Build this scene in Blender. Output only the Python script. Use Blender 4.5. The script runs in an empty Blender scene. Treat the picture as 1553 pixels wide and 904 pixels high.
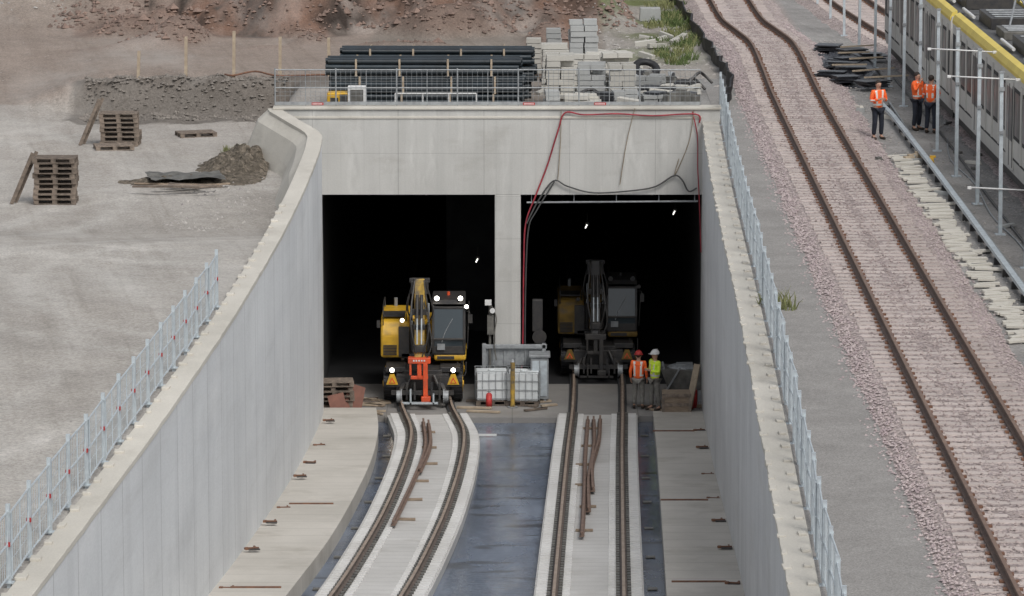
import bpy, bmesh, math, random
from mathutils import Vector, Matrix, noise
random.seed(7)
R=math.radians
scene=bpy.context.scene
COL=scene.collection
# ------------------------------------------------------------------ helpers
def lerp(a,b,t): return a+(b-a)*t
def sstep(a,b,x):
    t=max(0,min(1,(x-a)/(b-a))) if b!=a else (1 if x>a else 0)
    return t*t*(3-2*t)
def pw(pts,x):
    if x<=pts[0][0]:
        (x0,y0),(x1,y1)=pts[0],pts[1]; return y0+(x-x0)*(y1-y0)/(x1-x0)
    if x>=pts[-1][0]: return pts[-1][1]
    n=len(pts)
    for i in range(n-1):
        if pts[i][0]<=x<=pts[i+1][0]:
            x0,y0=pts[i]; x1,y1=pts[i+1]; h=x1-x0
            def sl(k):
                a=max(0,k-1); b=min(n-1,k+1)
                return (pts[b][1]-pts[a][1])/(pts[b][0]-pts[a][0])
            m0,m1=sl(i)*h,sl(i+1)*h
            t=(x-x0)/h; t2=t*t; t3=t2*t
            return (2*t3-3*t2+1)*y0+(t3-2*t2+t)*m0+(-2*t3+3*t2)*y1+(t3-t2)*m1
class MB:
    def __init__(s): s.v=[]; s.f=[]; s.m=[]
    def add(s,vs,fs,mi=0):
        o=len(s.v); s.v+=[tuple(v) for v in vs]; s.f+=[tuple(i+o for i in f) for f in fs]; s.m+=[mi]*len(fs)
    def box(s,c,d,rz=0,mi=0,rx=0,ry=0,taper=1):
        x,y,z=d[0]/2,d[1]/2,d[2]/2
        vs=[(-x,-y,-z),(x,-y,-z),(x,y,-z),(-x,y,-z),(-x*taper,-y*taper,z),(x*taper,-y*taper,z),(x*taper,y*taper,z),(-x*taper,y*taper,z)]
        M=Matrix.Translation(c)@Matrix.Rotation(rz,4,'Z')@Matrix.Rotation(ry,4,'Y')@Matrix.Rotation(rx,4,'X')
        s.add([M@Vector(v) for v in vs],[(0,3,2,1),(4,5,6,7),(0,1,5,4),(1,2,6,5),(2,3,7,6),(3,0,4,7)],mi)
    def b2(s,a,b,mi=0):
        s.box([(a[i]+b[i])/2 for i in range(3)],[abs(b[i]-a[i]) for i in range(3)],mi=mi)
    def beam(s,p0,p1,w,h,mi=0):
        p0=Vector(p0);p1=Vector(p1);d=p1-p0;L=d.length
        q=d.to_track_quat('Y','Z').to_matrix().to_4x4()
        M=Matrix.Translation((p0+p1)/2)@q
        x,y,z=w/2,L/2,h/2
        vs=[(-x,-y,-z),(x,-y,-z),(x,y,-z),(-x,y,-z),(-x,-y,z),(x,-y,z),(x,y,z),(-x,y,z)]
        s.add([M@Vector(v) for v in vs],[(0,3,2,1),(4,5,6,7),(0,1,5,4),(1,2,6,5),(2,3,7,6),(3,0,4,7)],mi)
    def cyl(s,p0,p1,r0,r1=None,n=10,mi=0,caps=True):
        if r1 is None: r1=r0
        p0=Vector(p0);p1=Vector(p1);d=(p1-p0)
        q=d.to_track_quat('Z','Y').to_matrix()
        vs=[];
        for k in range(n):
            a=2*math.pi*k/n; o=q@Vector((math.cos(a),math.sin(a),0)); vs.append(p0+o*r0)
        for k in range(n):
            a=2*math.pi*k/n; o=q@Vector((math.cos(a),math.sin(a),0)); vs.append(p1+o*r1)
        fs=[(k,(k+1)%n,n+(k+1)%n,n+k) for k in range(n)]
        if caps: fs+=[tuple(range(n))[::-1],tuple(range(n,2*n))]
        s.add(vs,fs,mi)
    def sph(s,c,r,n=10,m=6,sc=(1,1,1),mi=0,zmin=-1):
        vs=[];fs=[]
        th0=math.pi/2 if zmin>=0 else math.pi
        for i in range(m+1):
            t=th0*i/m
            for k in range(n):
                a=2*math.pi*k/n
                vs.append((c[0]+r*sc[0]*math.sin(t)*math.cos(a),c[1]+r*sc[1]*math.sin(t)*math.sin(a),c[2]+r*sc[2]*math.cos(t)))
        for i in range(m):
            for k in range(n):
                fs.append((i*n+k,(i+1)*n+k,(i+1)*n+(k+1)%n,i*n+(k+1)%n))
        s.add(vs,fs,mi)
    def prism(s,poly,y0,y1,mi=0):
        n=len(poly)
        vs=[(p[0],y0,p[1]) for p in poly]+[(p[0],y1,p[1]) for p in poly]
        fs=[tuple(range(n)),tuple(range(n,2*n))[::-1]]+[(k,n+k,n+(k+1)%n,(k+1)%n) for k in range(n)]
        s.add(vs,fs,mi)
    def prismx(s,poly,x0,x1,mi=0):
        n=len(poly)
        vs=[(x0,p[0],p[1]) for p in poly]+[(x1,p[0],p[1]) for p in poly]
        fs=[tuple(range(n)),tuple(range(n,2*n))[::-1]]+[(k,n+k,n+(k+1)%n,(k+1)%n) for k in range(n)]
        s.add(vs,fs,mi)
    def sweep(s,path,prof,mi=0,closed=True,caps=True):
        N=len(path); vs=[]; pn=None
        for i,p in enumerate(path):
            a=Vector(path[max(0,i-1)]); b=Vector(path[min(N-1,i+1)]); t=(b-a); t.z=0; t.normalize()
            nx,ny=t.y,-t.x
            pr=prof(i) if callable(prof) else prof
            pn=len(pr)
            for (px,pz) in pr: vs.append((p[0]+nx*px,p[1]+ny*px,p[2]+pz))
        fs=[]
        for i in range(N-1):
            for k in range(pn if closed else pn-1):
                k2=(k+1)%pn
                fs.append((i*pn+k,i*pn+k2,(i+1)*pn+k2,(i+1)*pn+k))
        if closed and caps:
            fs.append(tuple(range(pn))[::-1]); fs.append(tuple(range((N-1)*pn,N*pn)))
        s.add(vs,fs,mi)
    def tube(s,pts,r,n=6,mi=0,sub=6):
        P=[Vector(p) for p in pts]; Q=[]
        for i in range(len(P)-1):
            p0=P[max(0,i-1)];p1=P[i];p2=P[i+1];p3=P[min(len(P)-1,i+2)]
            for k in range(sub):
                t=k/sub
                Q.append(0.5*((2*p1)+(-p0+p2)*t+(2*p0-5*p1+4*p2-p3)*t*t+(-p0+3*p1-3*p2+p3)*t**3))
        Q.append(P[-1]); vs=[];fs=[]
        up=Vector((0.13,0.2,1)).normalized()
        for i,q in enumerate(Q):
            t=(Q[min(len(Q)-1,i+1)]-Q[max(0,i-1)]).normalized()
            a=t.cross(up)
            if a.length<.05: a=t.cross(Vector((1,0,0)))
            a.normalize(); b=t.cross(a); 
            if i>0 and a.dot(pa)<0: a=-a;b=-b
            pa=a
            for k in range(n):
                w=2*math.pi*k/n; vs.append(q+a*(r*math.cos(w))+b*(r*math.sin(w)))
        for i in range(len(Q)-1):
            for k in range(n): fs.append((i*n+k,i*n+(k+1)%n,(i+1)*n+(k+1)%n,(i+1)*n+k))
        s.add(vs,fs,mi)
    def obj(s,name,mats,parent=None,loc=(0,0,0),rot=(0,0,0),smooth=False,bevel=0,recalc=True):
        me=bpy.data.meshes.new(name); me.from_pydata(s.v,[],s.f)
        if not isinstance(mats,(list,tuple)): mats=[mats]
        for m in mats: me.materials.append(m)
        me.polygons.foreach_set('material_index',s.m)
        if recalc:
            bm=bmesh.new(); bm.from_mesh(me); bmesh.ops.recalc_face_normals(bm,faces=bm.faces); bm.to_mesh(me); bm.free()
        if smooth: me.polygons.foreach_set('use_smooth',[True]*len(me.polygons))
        me.update()
        o=bpy.data.objects.new(name,me); COL.objects.link(o); o.location=loc; o.rotation_euler=rot
        if parent: o.parent=parent
        if bevel:
            b=o.modifiers.new('b','BEVEL'); b.width=bevel; b.segments=2; b.limit_method='ANGLE'
        return o
def root(name,label,cat,loc=(0,0,0),rz=0,group=None):
    o=bpy.data.objects.new(name,None); COL.objects.link(o); o.location=loc; o.rotation_euler=(0,0,rz)
    o.empty_display_size=.2
    return tag(o,label,cat,group)
def tag(o,label,cat,group=None):
    o['label']=label; o['category']=cat
    if group: o['group']=group
    return o
def struct(o,label=None):
    o['kind']='structure'
    if label: o['label']=label
    return o
def stuff(o,label,cat):
    o['kind']='stuff'; return tag(o,label,cat)
def dup(r,loc,rz=None,label=None,scale=None):
    mp={}
    c=r.copy(); COL.objects.link(c); c.location=loc; mp[r]=c
    if rz is not None: c.rotation_euler=(0,0,rz)
    if scale: c.scale=scale
    if label: c['label']=label
    def rec(o):
        for ch in o.children:
            k=ch.copy(); COL.objects.link(k); k.parent=mp[o]; mp[ch]=k; rec(ch)
    rec(r)
    return c
# ------------------------------------------------------------------ materials
def newmat(name):
    m=bpy.data.materials.new(name); m.use_nodes=True
    nt=m.node_tree; b=nt.nodes['Principled BSDF']; return m,nt,b
def mth(nt,op,a,b=None,c=None):
    n=nt.nodes.new('ShaderNodeMath'); n.operation=op
    for i,x in enumerate((a,b,c)):
        if x is None: continue
        if isinstance(x,(int,float)): n.inputs[i].default_value=x
        else: nt.links.new(x,n.inputs[i])
    return n.outputs[0]
def mix(nt,f,a,b,blend='MIX'):
    n=nt.nodes.new('ShaderNodeMix'); n.data_type='RGBA'; n.blend_type=blend
    for s,x in ((0,f),(6,a),(7,b)):
        if isinstance(x,(int,float)): n.inputs[s].default_value=x
        elif isinstance(x,tuple): n.inputs[s].default_value=(x[0],x[1],x[2],1)
        else: nt.links.new(x,n.inputs[s])
    return n.outputs[2]
def ramp(nt,f,lo,hi):
    n=nt.nodes.new('ShaderNodeMapRange'); nt.links.new(f,n.inputs[0]); n.inputs[1].default_value=lo; n.inputs[2].default_value=hi
    return n.outputs[0]
def nz(nt,vec,scale,detail=4,stretch=None,rough=.6):
    if stretch:
        mp=nt.nodes.new('ShaderNodeMapping'); mp.inputs['Scale'].default_value=stretch; nt.links.new(vec,mp.inputs[0]); vec=mp.outputs[0]
    n=nt.nodes.new('ShaderNodeTexNoise'); n.inputs['Scale'].default_value=scale; n.inputs['Detail'].default_value=detail; n.inputs['Roughness'].default_value=rough
    nt.links.new(vec,n.inputs['Vector']); return n.outputs['Fac']
def randmul(nt,c,lo,hi):
    oi=nt.nodes.new('ShaderNodeObjectInfo')
    v=mth(nt,'ADD',mth(nt,'MULTIPLY',oi.outputs['Random'],hi-lo),lo)
    cm=nt.nodes.new('ShaderNodeCombineColor')
    for i in range(3): nt.links.new(v,cm.inputs[i])
    return mix(nt,1.0,c,cm.outputs[0],'MULTIPLY')
def MAT(name,c1,c2=None,scale=3,rough=.8,bump=.3,bscale=30,metal=0,stretch=None,lo=.35,hi=.65,emit=None,es=1,bd=.02,dirt=None,rnd=None,spec=None):
    m,nt,b=newmat(name)
    tc=nt.nodes.new('ShaderNodeTexCoord').outputs['Object']
    if c2 is None: c2=tuple(x*.7 for x in c1)
    f=ramp(nt,nz(nt,tc,scale,4,stretch),lo,hi)
    c=mix(nt,f,c1,c2)
    if dirt:
        d=ramp(nt,nz(nt,tc,2.3,6),.5,.72); c=mix(nt,mth(nt,'MULTIPLY',d,dirt),c,(.10,.085,.065))
    if rnd: c=randmul(nt,c,*rnd)
    nt.links.new(c,b.inputs['Base Color'])
    b.inputs['Roughness'].default_value=rough; b.inputs['Metallic'].default_value=metal
    if spec is not None: b.inputs['Specular IOR Level'].default_value=spec
    if bump:
        bp=nt.nodes.new('ShaderNodeBump'); bp.inputs['Strength'].default_value=bump; bp.inputs['Distance'].default_value=bd
        nt.links.new(nz(nt,tc,bscale,3,stretch),bp.inputs['Height']); nt.links.new(bp.outputs[0],b.inputs['Normal'])
    if emit:
        b.inputs['Emission Color'].default_value=(*emit,1); b.inputs['Emission Strength'].default_value=es
    return m
def CONC(name,c1,c2,streak=.5,lines=(),stain=(.2,.17,.13),stainamt=.3,smooth=.75,bump=.2,white=.25,yf=1.0,rnd=None):
    m,nt,b=newmat(name)
    tc=nt.nodes.new('ShaderNodeTexCoord').outputs['Object']
    big=ramp(nt,nz(nt,tc,.35,4,(1,yf,1)),.35,.65)
    c=mix(nt,big,c1,c2)
    if streak:
        st=ramp(nt,nz(nt,tc,1.0,4,(1.1,1.1*yf,.10)),.45,.72)
        c=mix(nt,mth(nt,'MULTIPLY',st,streak),c,tuple(x*.62 for x in c1))
        dr=ramp(nt,nz(nt,tc,1.0,5,(1.6,.5*yf+.12,.45)),.56,.70)
        c=mix(nt,mth(nt,'MULTIPLY',dr,streak*.9),c,tuple(x*.66 for x in c2))
        s3=ramp(nt,nz(nt,tc,1.0,3,(5,2.2*yf+.35,.07)),.54,.70)
        c=mix(nt,mth(nt,'MULTIPLY',s3,streak*.8),c,tuple(x*.68 for x in c2))
    st2=ramp(nt,nz(nt,tc,1.0,6,(.5,.5*yf,1.2)),.56,.8)
    c=mix(nt,mth(nt,'MULTIPLY',st2,stainamt),c,stain)
    wh=ramp(nt,nz(nt,tc,1.3,4,(1.2,1.0*yf,.35)),.55,.72)
    c=mix(nt,mth(nt,'MULTIPLY',wh,white),c,tuple(min(.8,x*1.22) for x in c1))
    fn=ramp(nt,nz(nt,tc,26,3,(1,max(.25,yf),1)),.3,.7); c=mix(nt,.2,c,mix(nt,fn,(.68,.68,.68),(1.2,1.2,1.2)),'MULTIPLY')
    if lines:
        sep=nt.nodes.new('ShaderNodeSeparateXYZ'); nt.links.new(tc,sep.inputs[0])
        wob=mth(nt,'MULTIPLY',nz(nt,tc,3,2),.015)
    for (ax,sp,w,off,dk) in lines:
        x=mth(nt,'ADD',mth(nt,'ADD',sep.outputs[ax],off),wob)
        f=mth(nt,'LESS_THAN',mth(nt,'FRACT',mth(nt,'DIVIDE',x,sp)),w/sp)
        c=mix(nt,mth(nt,'MULTIPLY',f,dk),c,(.09,.085,.08))
    if rnd: c=randmul(nt,c,*rnd)
    nt.links.new(c,b.inputs['Base Color']); b.inputs['Roughness'].default_value=smooth
    bp=nt.nodes.new('ShaderNodeBump'); bp.inputs['Strength'].default_value=bump; bp.inputs['Distance'].default_value=.012
    nt.links.new(nz(nt,tc,14,4,(1,max(.3,yf),1)),bp.inputs['Height']); nt.links.new(bp.outputs[0],b.inputs['Normal'])
    return m
def GRAV(name,cols,vs=16,attr=False,big=.3,bump=.8,bd=.05,amp=.75,tracks=False):
    m,nt,b=newmat(name)
    tc=nt.nodes.new('ShaderNodeTexCoord').outputs['Object']
    vo=nt.nodes.new('ShaderNodeTexVoronoi'); vo.inputs['Scale'].default_value=vs; nt.links.new(tc,vo.inputs['Vector'])
    sep=nt.nodes.new('ShaderNodeSeparateColor'); nt.links.new(vo.outputs['Color'],sep.inputs[0])
    if attr:
        at=nt.nodes.new('ShaderNodeAttribute'); at.attribute_name='Col'; base=at.outputs['Color']
    else:
        base=mix(nt,sep.outputs[1],cols[0],cols[1])
    v=mth(nt,'ADD',mth(nt,'MULTIPLY',sep.outputs[0],amp),1-amp/2)
    cmb=nt.nodes.new('ShaderNodeCombineColor')
    for i in range(3): nt.links.new(v,cmb.inputs[i])
    c=mix(nt,1.0,base,cmb.outputs[0],'MULTIPLY')
    bg=ramp(nt,nz(nt,tc,big,5),.32,.68); c=mix(nt,.45,c,mix(nt,bg,(.74,.73,.72),(1.2,1.19,1.18)),'MULTIPLY')
    md=ramp(nt,nz(nt,tc,1.6,6),.35,.7); c=mix(nt,.35,c,mix(nt,md,(.76,.76,.76),(1.16,1.16,1.16)),'MULTIPLY')
    if tracks:
        mp=nt.nodes.new('ShaderNodeMapping'); mp.inputs['Rotation'].default_value=(0,0,R(-9)); nt.links.new(tc,mp.inputs[0])
        s1=ramp(nt,nz(nt,mp.outputs[0],1.0,5,(1.1,.055,1)),.46,.66); c=mix(nt,mth(nt,'MULTIPLY',s1,.4),c,(.76,.74,.72),'MULTIPLY')
        s2=ramp(nt,nz(nt,mp.outputs[0],1.0,6,(3.2,.10,1)),.52,.70); c=mix(nt,mth(nt,'MULTIPLY',s2,.40),c,(.70,.68,.65),'MULTIPLY')
        pl=ramp(nt,nz(nt,mp.outputs[0],.24,5,(1,.35,1)),.52,.68); c=mix(nt,mth(nt,'MULTIPLY',pl,.28),c,(.50,.49,.465))
        gr_=ramp(nt,nz(nt,tc,7,5),.55,.75); c=mix(nt,mth(nt,'MULTIPLY',gr_,.35),c,(.62,.60,.58),'MULTIPLY')
    nt.links.new(c,b.inputs['Base Color']); b.inputs['Roughness'].default_value=.95
    b.inputs['Specular IOR Level'].default_value=.2
    bp=nt.nodes.new('ShaderNodeBump'); bp.inputs['Strength'].default_value=bump; bp.inputs['Distance'].default_value=bd
    h=mth(nt,'ADD',mth(nt,'MULTIPLY',vo.outputs['Distance'],-.6),nz(nt,tc,9,4))
    nt.links.new(h,bp.inputs['Height']); nt.links.new(bp.outputs[0],b.inputs['Normal'])
    return m
m_ground=GRAV('ground_gravel',None,vs=22,attr=True,bump=.5,bd=.03,amp=.36,tracks=True)
m_ballast=GRAV('ballast',((.45,.385,.36),(.36,.305,.30)),vs=15,bump=1,bd=.06,amp=.75)
m_path=GRAV('service_path_asphalt',((.30,.29,.278),(.26,.252,.243)),vs=45,bump=.25,bd=.015,amp=.45,big=.5)
m_rock=MAT('ballast_stone',(.45,.38,.355),(.32,.265,.255),scale=1.5,lo=.4,hi=.6)
m_rockp=MAT('purple_stone',(.35,.285,.29),(.49,.42,.41),scale=6,lo=.4,hi=.6)
m_soilrock=MAT('soil_clod',(.26,.18,.145),(.12,.085,.07),scale=2)
m_bankrock=MAT('bank_stone',(.24,.215,.19),(.14,.125,.11),scale=2)
m_greyrock=MAT('grey_stone',(.42,.40,.37),(.28,.26,.25),scale=2)
m_wallL=CONC('wall_concrete_pale',(.70,.715,.72),(.62,.635,.645),streak=.30,lines=((1,2.5,.05,0.3,.40),),stainamt=.16,white=.3,yf=.24)
m_wallR=CONC('wall_concrete_dull',(.60,.605,.605),(.52,.525,.53),streak=.38,lines=((1,2.5,.045,0,.38),),stainamt=.22,white=.35,yf=.24)
m_head=CONC('portal_concrete',(.55,.545,.52),(.47,.465,.44),streak=.36,lines=((0,2.62,.022,.86,.3),(2,1.32,.018,.95,.25)),stainamt=.34,white=.5)
m_coping=CONC('coping_concrete',(.62,.59,.525),(.50,.475,.42),streak=0,stainamt=.55,yf=.5)
m_walk=CONC('walkway_concrete',(.54,.51,.46),(.44,.415,.37),streak=0,lines=((1,1.25,.03,0,.4),),stain=(.25,.22,.17),stainamt=.65)
m_slab=CONC('track_slab_concrete',(.55,.54,.52),(.46,.45,.43),streak=0,lines=((1,.6,.05,0,.25),),stainamt=.4)
m_rib=CONC('slab_rib_concrete',(.64,.635,.62),(.54,.53,.51),streak=0,stainamt=.2)
m_floorc=CONC('tunnel_mouth_floor',(.28,.27,.255),(.21,.20,.19),streak=0,lines=((0,1.9,.03,0,.5),),stainamt=.6)
m_sleeper=CONC('sleeper_concrete',(.52,.455,.425),(.45,.39,.365),streak=0,stain=(.34,.25,.2),stainamt=.5,rnd=(.88,1.08))
m_dark=MAT('tunnel_shade',(.022,.022,.024),(.010,.010,.011),scale=.6,rough=.95,bump=0)  # near-black colour stands in for the darkness deep in the tunnel
m_rail=MAT('rusty_rail',(.16,.10,.075),(.10,.065,.05),scale=8,rough=.7)
m_railin=MAT('slab_track_rail',(.15,.115,.095),(.09,.07,.06),scale=4,rough=.7)
m_railtop=MAT('rail_running_surface',(.34,.27,.215),(.23,.175,.135),scale=3,rough=.6,bump=.1)
m_railtopo=MAT('rusty_rail_head',(.21,.14,.105),(.14,.09,.07),scale=3,rough=.7,bump=.1)
m_rubber=MAT('black_rubber',(.05,.052,.055),(.03,.031,.033),scale=8,rough=.8,bscale=40)
m_galv=MAT('galvanised_steel',(.54,.60,.63),(.42,.46,.49),scale=6,rough=.5,metal=.25,bump=.05)
m_galvd=MAT('dull_galvanised',(.36,.38,.39),(.25,.26,.27),scale=6,rough=.55,metal=.3,bump=.05)
m_wood=MAT('weathered_wood',(.34,.27,.20),(.22,.165,.12),scale=5,rough=.85,stretch=(1,6,6))
m_woodl=MAT('pale_timber',(.46,.38,.28),(.34,.27,.20),scale=5,rough=.85)
m_pallet=MAT('pallet_wood',(.25,.20,.16),(.13,.105,.085),scale=7,rough=.9,rnd=(.75,1.15))
m_pipe=MAT('black_plastic_pipe',(.022,.032,.04),(.014,.02,.024),scale=3,rough=.35,bump=.1,rnd=(.7,1.5))
m_stone=CONC('pale_stone_block',(.57,.55,.50),(.45,.44,.40),streak=0,stainamt=.35,rnd=(.75,1.08))
m_stoneg=CONC('grey_stone_block',(.42,.43,.42),(.33,.335,.33),streak=0,stainamt=.35,rnd=(.7,1.1))
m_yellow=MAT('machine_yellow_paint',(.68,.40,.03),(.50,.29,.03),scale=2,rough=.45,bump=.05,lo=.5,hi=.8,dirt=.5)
m_yellow_shade=MAT('shaded_dirty_yellow_paint',(.24,.145,.025),(.13,.085,.02),scale=2,rough=.7,bump=.05,lo=.4,hi=.7,dirt=.9)  # dirty yellow, darkened to carry the tunnel shade
m_boomy=MAT('worn_boom_paint',(.50,.32,.05),(.13,.105,.07),scale=3.0,rough=.55,bump=.05,lo=.4,hi=.62,dirt=.7)
m_orange=MAT('orange_red_paint',(.78,.10,.025),(.55,.08,.03),scale=4,rough=.45,bump=.05,dirt=.3)
m_blk=MAT('dark_machine_paint',(.028,.028,.03),(.055,.05,.045),scale=4,rough=.5)
m_gry=MAT('grey_machine_paint',(.16,.155,.14),(.07,.068,.062),scale=3,rough=.55,dirt=.4)
m_red=MAT('red_paint',(.50,.035,.03),(.34,.03,.03),scale=4,rough=.6,bump=.05)
m_redhose=MAT('red_hose',(.36,.035,.05),(.22,.02,.035),rough=.6,bump=.05)
m_white=MAT('white_paint',(.74,.74,.73),(.62,.62,.61),scale=2,rough=.45,bump=.05)
m_skin=MAT('skin',(.48,.28,.20),(.42,.24,.17),rough=.6,bump=.05)
m_hair=MAT('dark_hair',(.03,.02,.015),rough=.7)
m_eye=MAT('eye_dark',(.02,.015,.012),rough=.3,bump=0)
m_hiorange=MAT('hi_vis_orange',(1.0,.17,.03),(.9,.13,.03),scale=9,rough=.7,bump=.4,bscale=14)
m_hiyel=MAT('hi_vis_yellow',(.78,1.0,.06),(.66,.95,.06),scale=9,rough=.7,bump=.4,bscale=14)
m_refl=MAT('reflective_tape',(.78,.78,.74),(.65,.65,.62),rough=.4,bump=0)
m_navy=MAT('dark_navy_cloth',(.025,.03,.045),(.015,.018,.028),scale=9,rough=.9,bscale=14)
m_greycl=MAT('grey_cloth',(.24,.23,.21),(.16,.155,.14),scale=9,rough=.9,bscale=14)
m_boot=MAT('boot_leather',(.05,.035,.025),rough=.6)
m_lamp=MAT('lit_headlamp',(.9,.9,.85),emit=(1,.93,.8),es=12,bump=0)
m_lampw=MAT('lit_tunnel_lamp',(.9,.9,.9),emit=(1,.97,.9),es=2.2,bump=0)
m_plastic=MAT('translucent_white_plastic',(.68,.71,.71),(.58,.61,.62),rough=.4,bump=.05)
m_trainw=MAT('train_silver_paint',(.62,.61,.57),(.54,.53,.50),scale=1.2,rough=.6,bump=.02,spec=.15)
m_trainy=MAT('train_yellow_paint',(.78,.62,.14),(.68,.53,.12),scale=1.2,rough=.5,bump=.02,spec=.2)
m_trainroof=MAT('train_roof_grey',(.14,.14,.14),(.08,.082,.085),rough=.7,spec=.2)
m_frame=MAT('train_window_frame',(.10,.10,.10),rough=.8,bump=0,spec=.05)
m_tarp=MAT('black_plastic_sheet',(.02,.022,.027),(.035,.037,.045),rough=.35,bump=.6,bscale=7,bd=.06)
m_membr=MAT('black_membrane',(.018,.018,.02),rough=.6)
m_green=MAT('green_leaf',(.10,.145,.04),(.06,.09,.025),scale=6,rough=.8)
m_dry=MAT('dry_grass',(.24,.24,.11),(.14,.16,.06),scale=6,rough=.9)
m_rust=MAT('rusty_steel',(.22,.11,.065),(.13,.07,.05),scale=9,rough=.85)
m_ply=MAT('reddish_plywood',(.24,.11,.08),(.17,.08,.06),scale=3,rough=.8)
m_cable=MAT('grey_black_cable',(.07,.07,.07),rough=.6)
m_tan=MAT('tan_rope',(.30,.25,.18),rough=.8)
m_glass,nt,b=newmat('dark_glass'); b.inputs['Base Color'].default_value=(.04,.055,.065,1); b.inputs['Roughness'].default_value=.08
m_twin,nt,b=newmat('train_window_glass')
tc=nt.nodes.new('ShaderNodeTexCoord').outputs['Object']
f=ramp(nt,nz(nt,tc,1.8,3),.62,.67); f3=ramp(nt,nz(nt,tc,1.0,3,(1,1.2,.6)),.45,.6)
c=mix(nt,f3,(.09,.098,.10),(.26,.27,.27)); c=mix(nt,mth(nt,'MULTIPLY',f,.6),c,(.25,.06,.045)); c=randmul(nt,c,.6,1.4)  # red reflections painted as patches into the glass colour
nt.links.new(c,b.inputs['Base Color']); b.inputs['Roughness'].default_value=.3; b.inputs['Specular IOR Level'].default_value=.12
# wet asphalt channel, blue sky sheen painted into its colour
m_wet,nt,b=newmat('wet_asphalt_sheen')
tc=nt.nodes.new('ShaderNodeTexCoord').outputs['Object']
f=ramp(nt,nz(nt,tc,.22,4,(1.6,.35,1)),.38,.62)
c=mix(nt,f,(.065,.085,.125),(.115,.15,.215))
hl=ramp(nt,nz(nt,tc,1.0,5,(.8,.16,1)),.50,.66); c=mix(nt,mth(nt,'MULTIPLY',hl,.6),c,(.24,.29,.37))  # pale highlight stripes painted into the floor colour
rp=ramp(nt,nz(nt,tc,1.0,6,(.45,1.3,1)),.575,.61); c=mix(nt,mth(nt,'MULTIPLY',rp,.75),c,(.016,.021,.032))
nt.links.new(c,b.inputs['Base Color'])
g=nt.nodes.new('ShaderNodeMapRange'); nt.links.new(nz(nt,tc,.4,4,(1.2,.4,1)),g.inputs[0]); g.inputs[1].default_value=.42; g.inputs[2].default_value=.6; g.inputs[3].default_value=.28; g.inputs[4].default_value=.08
nt.links.new(g.outputs[0],b.inputs['Roughness']); b.inputs['Specular IOR Level'].default_value=.4
bp=nt.nodes.new('ShaderNodeBump'); bp.inputs['Strength'].default_value=.4; bp.inputs['Distance'].default_value=.03
nt.links.new(nz(nt,tc,4,4,(.6,1.8,1)),bp.inputs['Height']); nt.links.new(bp.outputs[0],b.inputs['Normal'])

# ------------------------------------------------------------------ layout
LWp=[(-75,-8.55),(-62,-7.75),(-50,-7.0),(-39,-6.42),(-34,-6.2),(-28,-5.98),(-22,-5.8),(-15,-5.66),(-8,-5.6),(-5,-5.62),(-3.4,-5.72),(-1.5,-6.45),(0,-7.05)]
RWp=[(-75,4.2),(-62,4.5),(-39,5.04),(-16,5.45),(0,5.82),(1,5.84)]
LTp=[(-75,-5.5),(-60,-4.5),(-50,-3.8),(-38.9,-3.02),(-32.8,-2.68),(-25.8,-2.38),(-16,-2.14),(-9,-2.14),(-4,-2.45),(-1,-2.66),(4,-2.75),(40,-2.75)]
RTp=[(-75,.85),(-38.9,1.68),(-14,2.28),(-3,2.58),(3,2.7),(40,2.75)]
WEp=[(-75,-7.0),(-60,-6.1),(-50,-5.45),(-38.9,-4.72),(-31.5,-4.27),(-22,-3.93),(-15,-3.80),(-9,-3.85),(-5.5,-3.98),(-3,-4.1)]
REp=[(-75,2.4),(-38.9,3.36),(-15,3.98),(-3,4.25)]
def LW(y): return pw(LWp,y)
def RW(y): return pw(RWp,y)
def LT(y): return pw(LTp,y)
def RT(y): return pw(RTp,y)
def PZ(y): return -8.5 if y>=-3 else -8.5+.0824*(-3-y)
def LZ(y): return pw([(-75,0),(-8,0),(-4,.08),(0,.4),(1,.4)],y)
def rng(a,b,s):
    n=max(1,int(round(abs(b-a)/s))); return [a+(b-a)*i/n for i in range(n+1)]
def TC(y):
    return pw([(-75,8.78),(-62,8.8),(-20,8.92),(5,9.02),(14,9.15),(21,9.18),(25,8.9),(29,8.6),(38,8.5),(60,8.1),(100,7.2)],y)
def smn(x,y,s): return noise.noise(Vector((x*s,y*s,3.3)))
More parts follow.
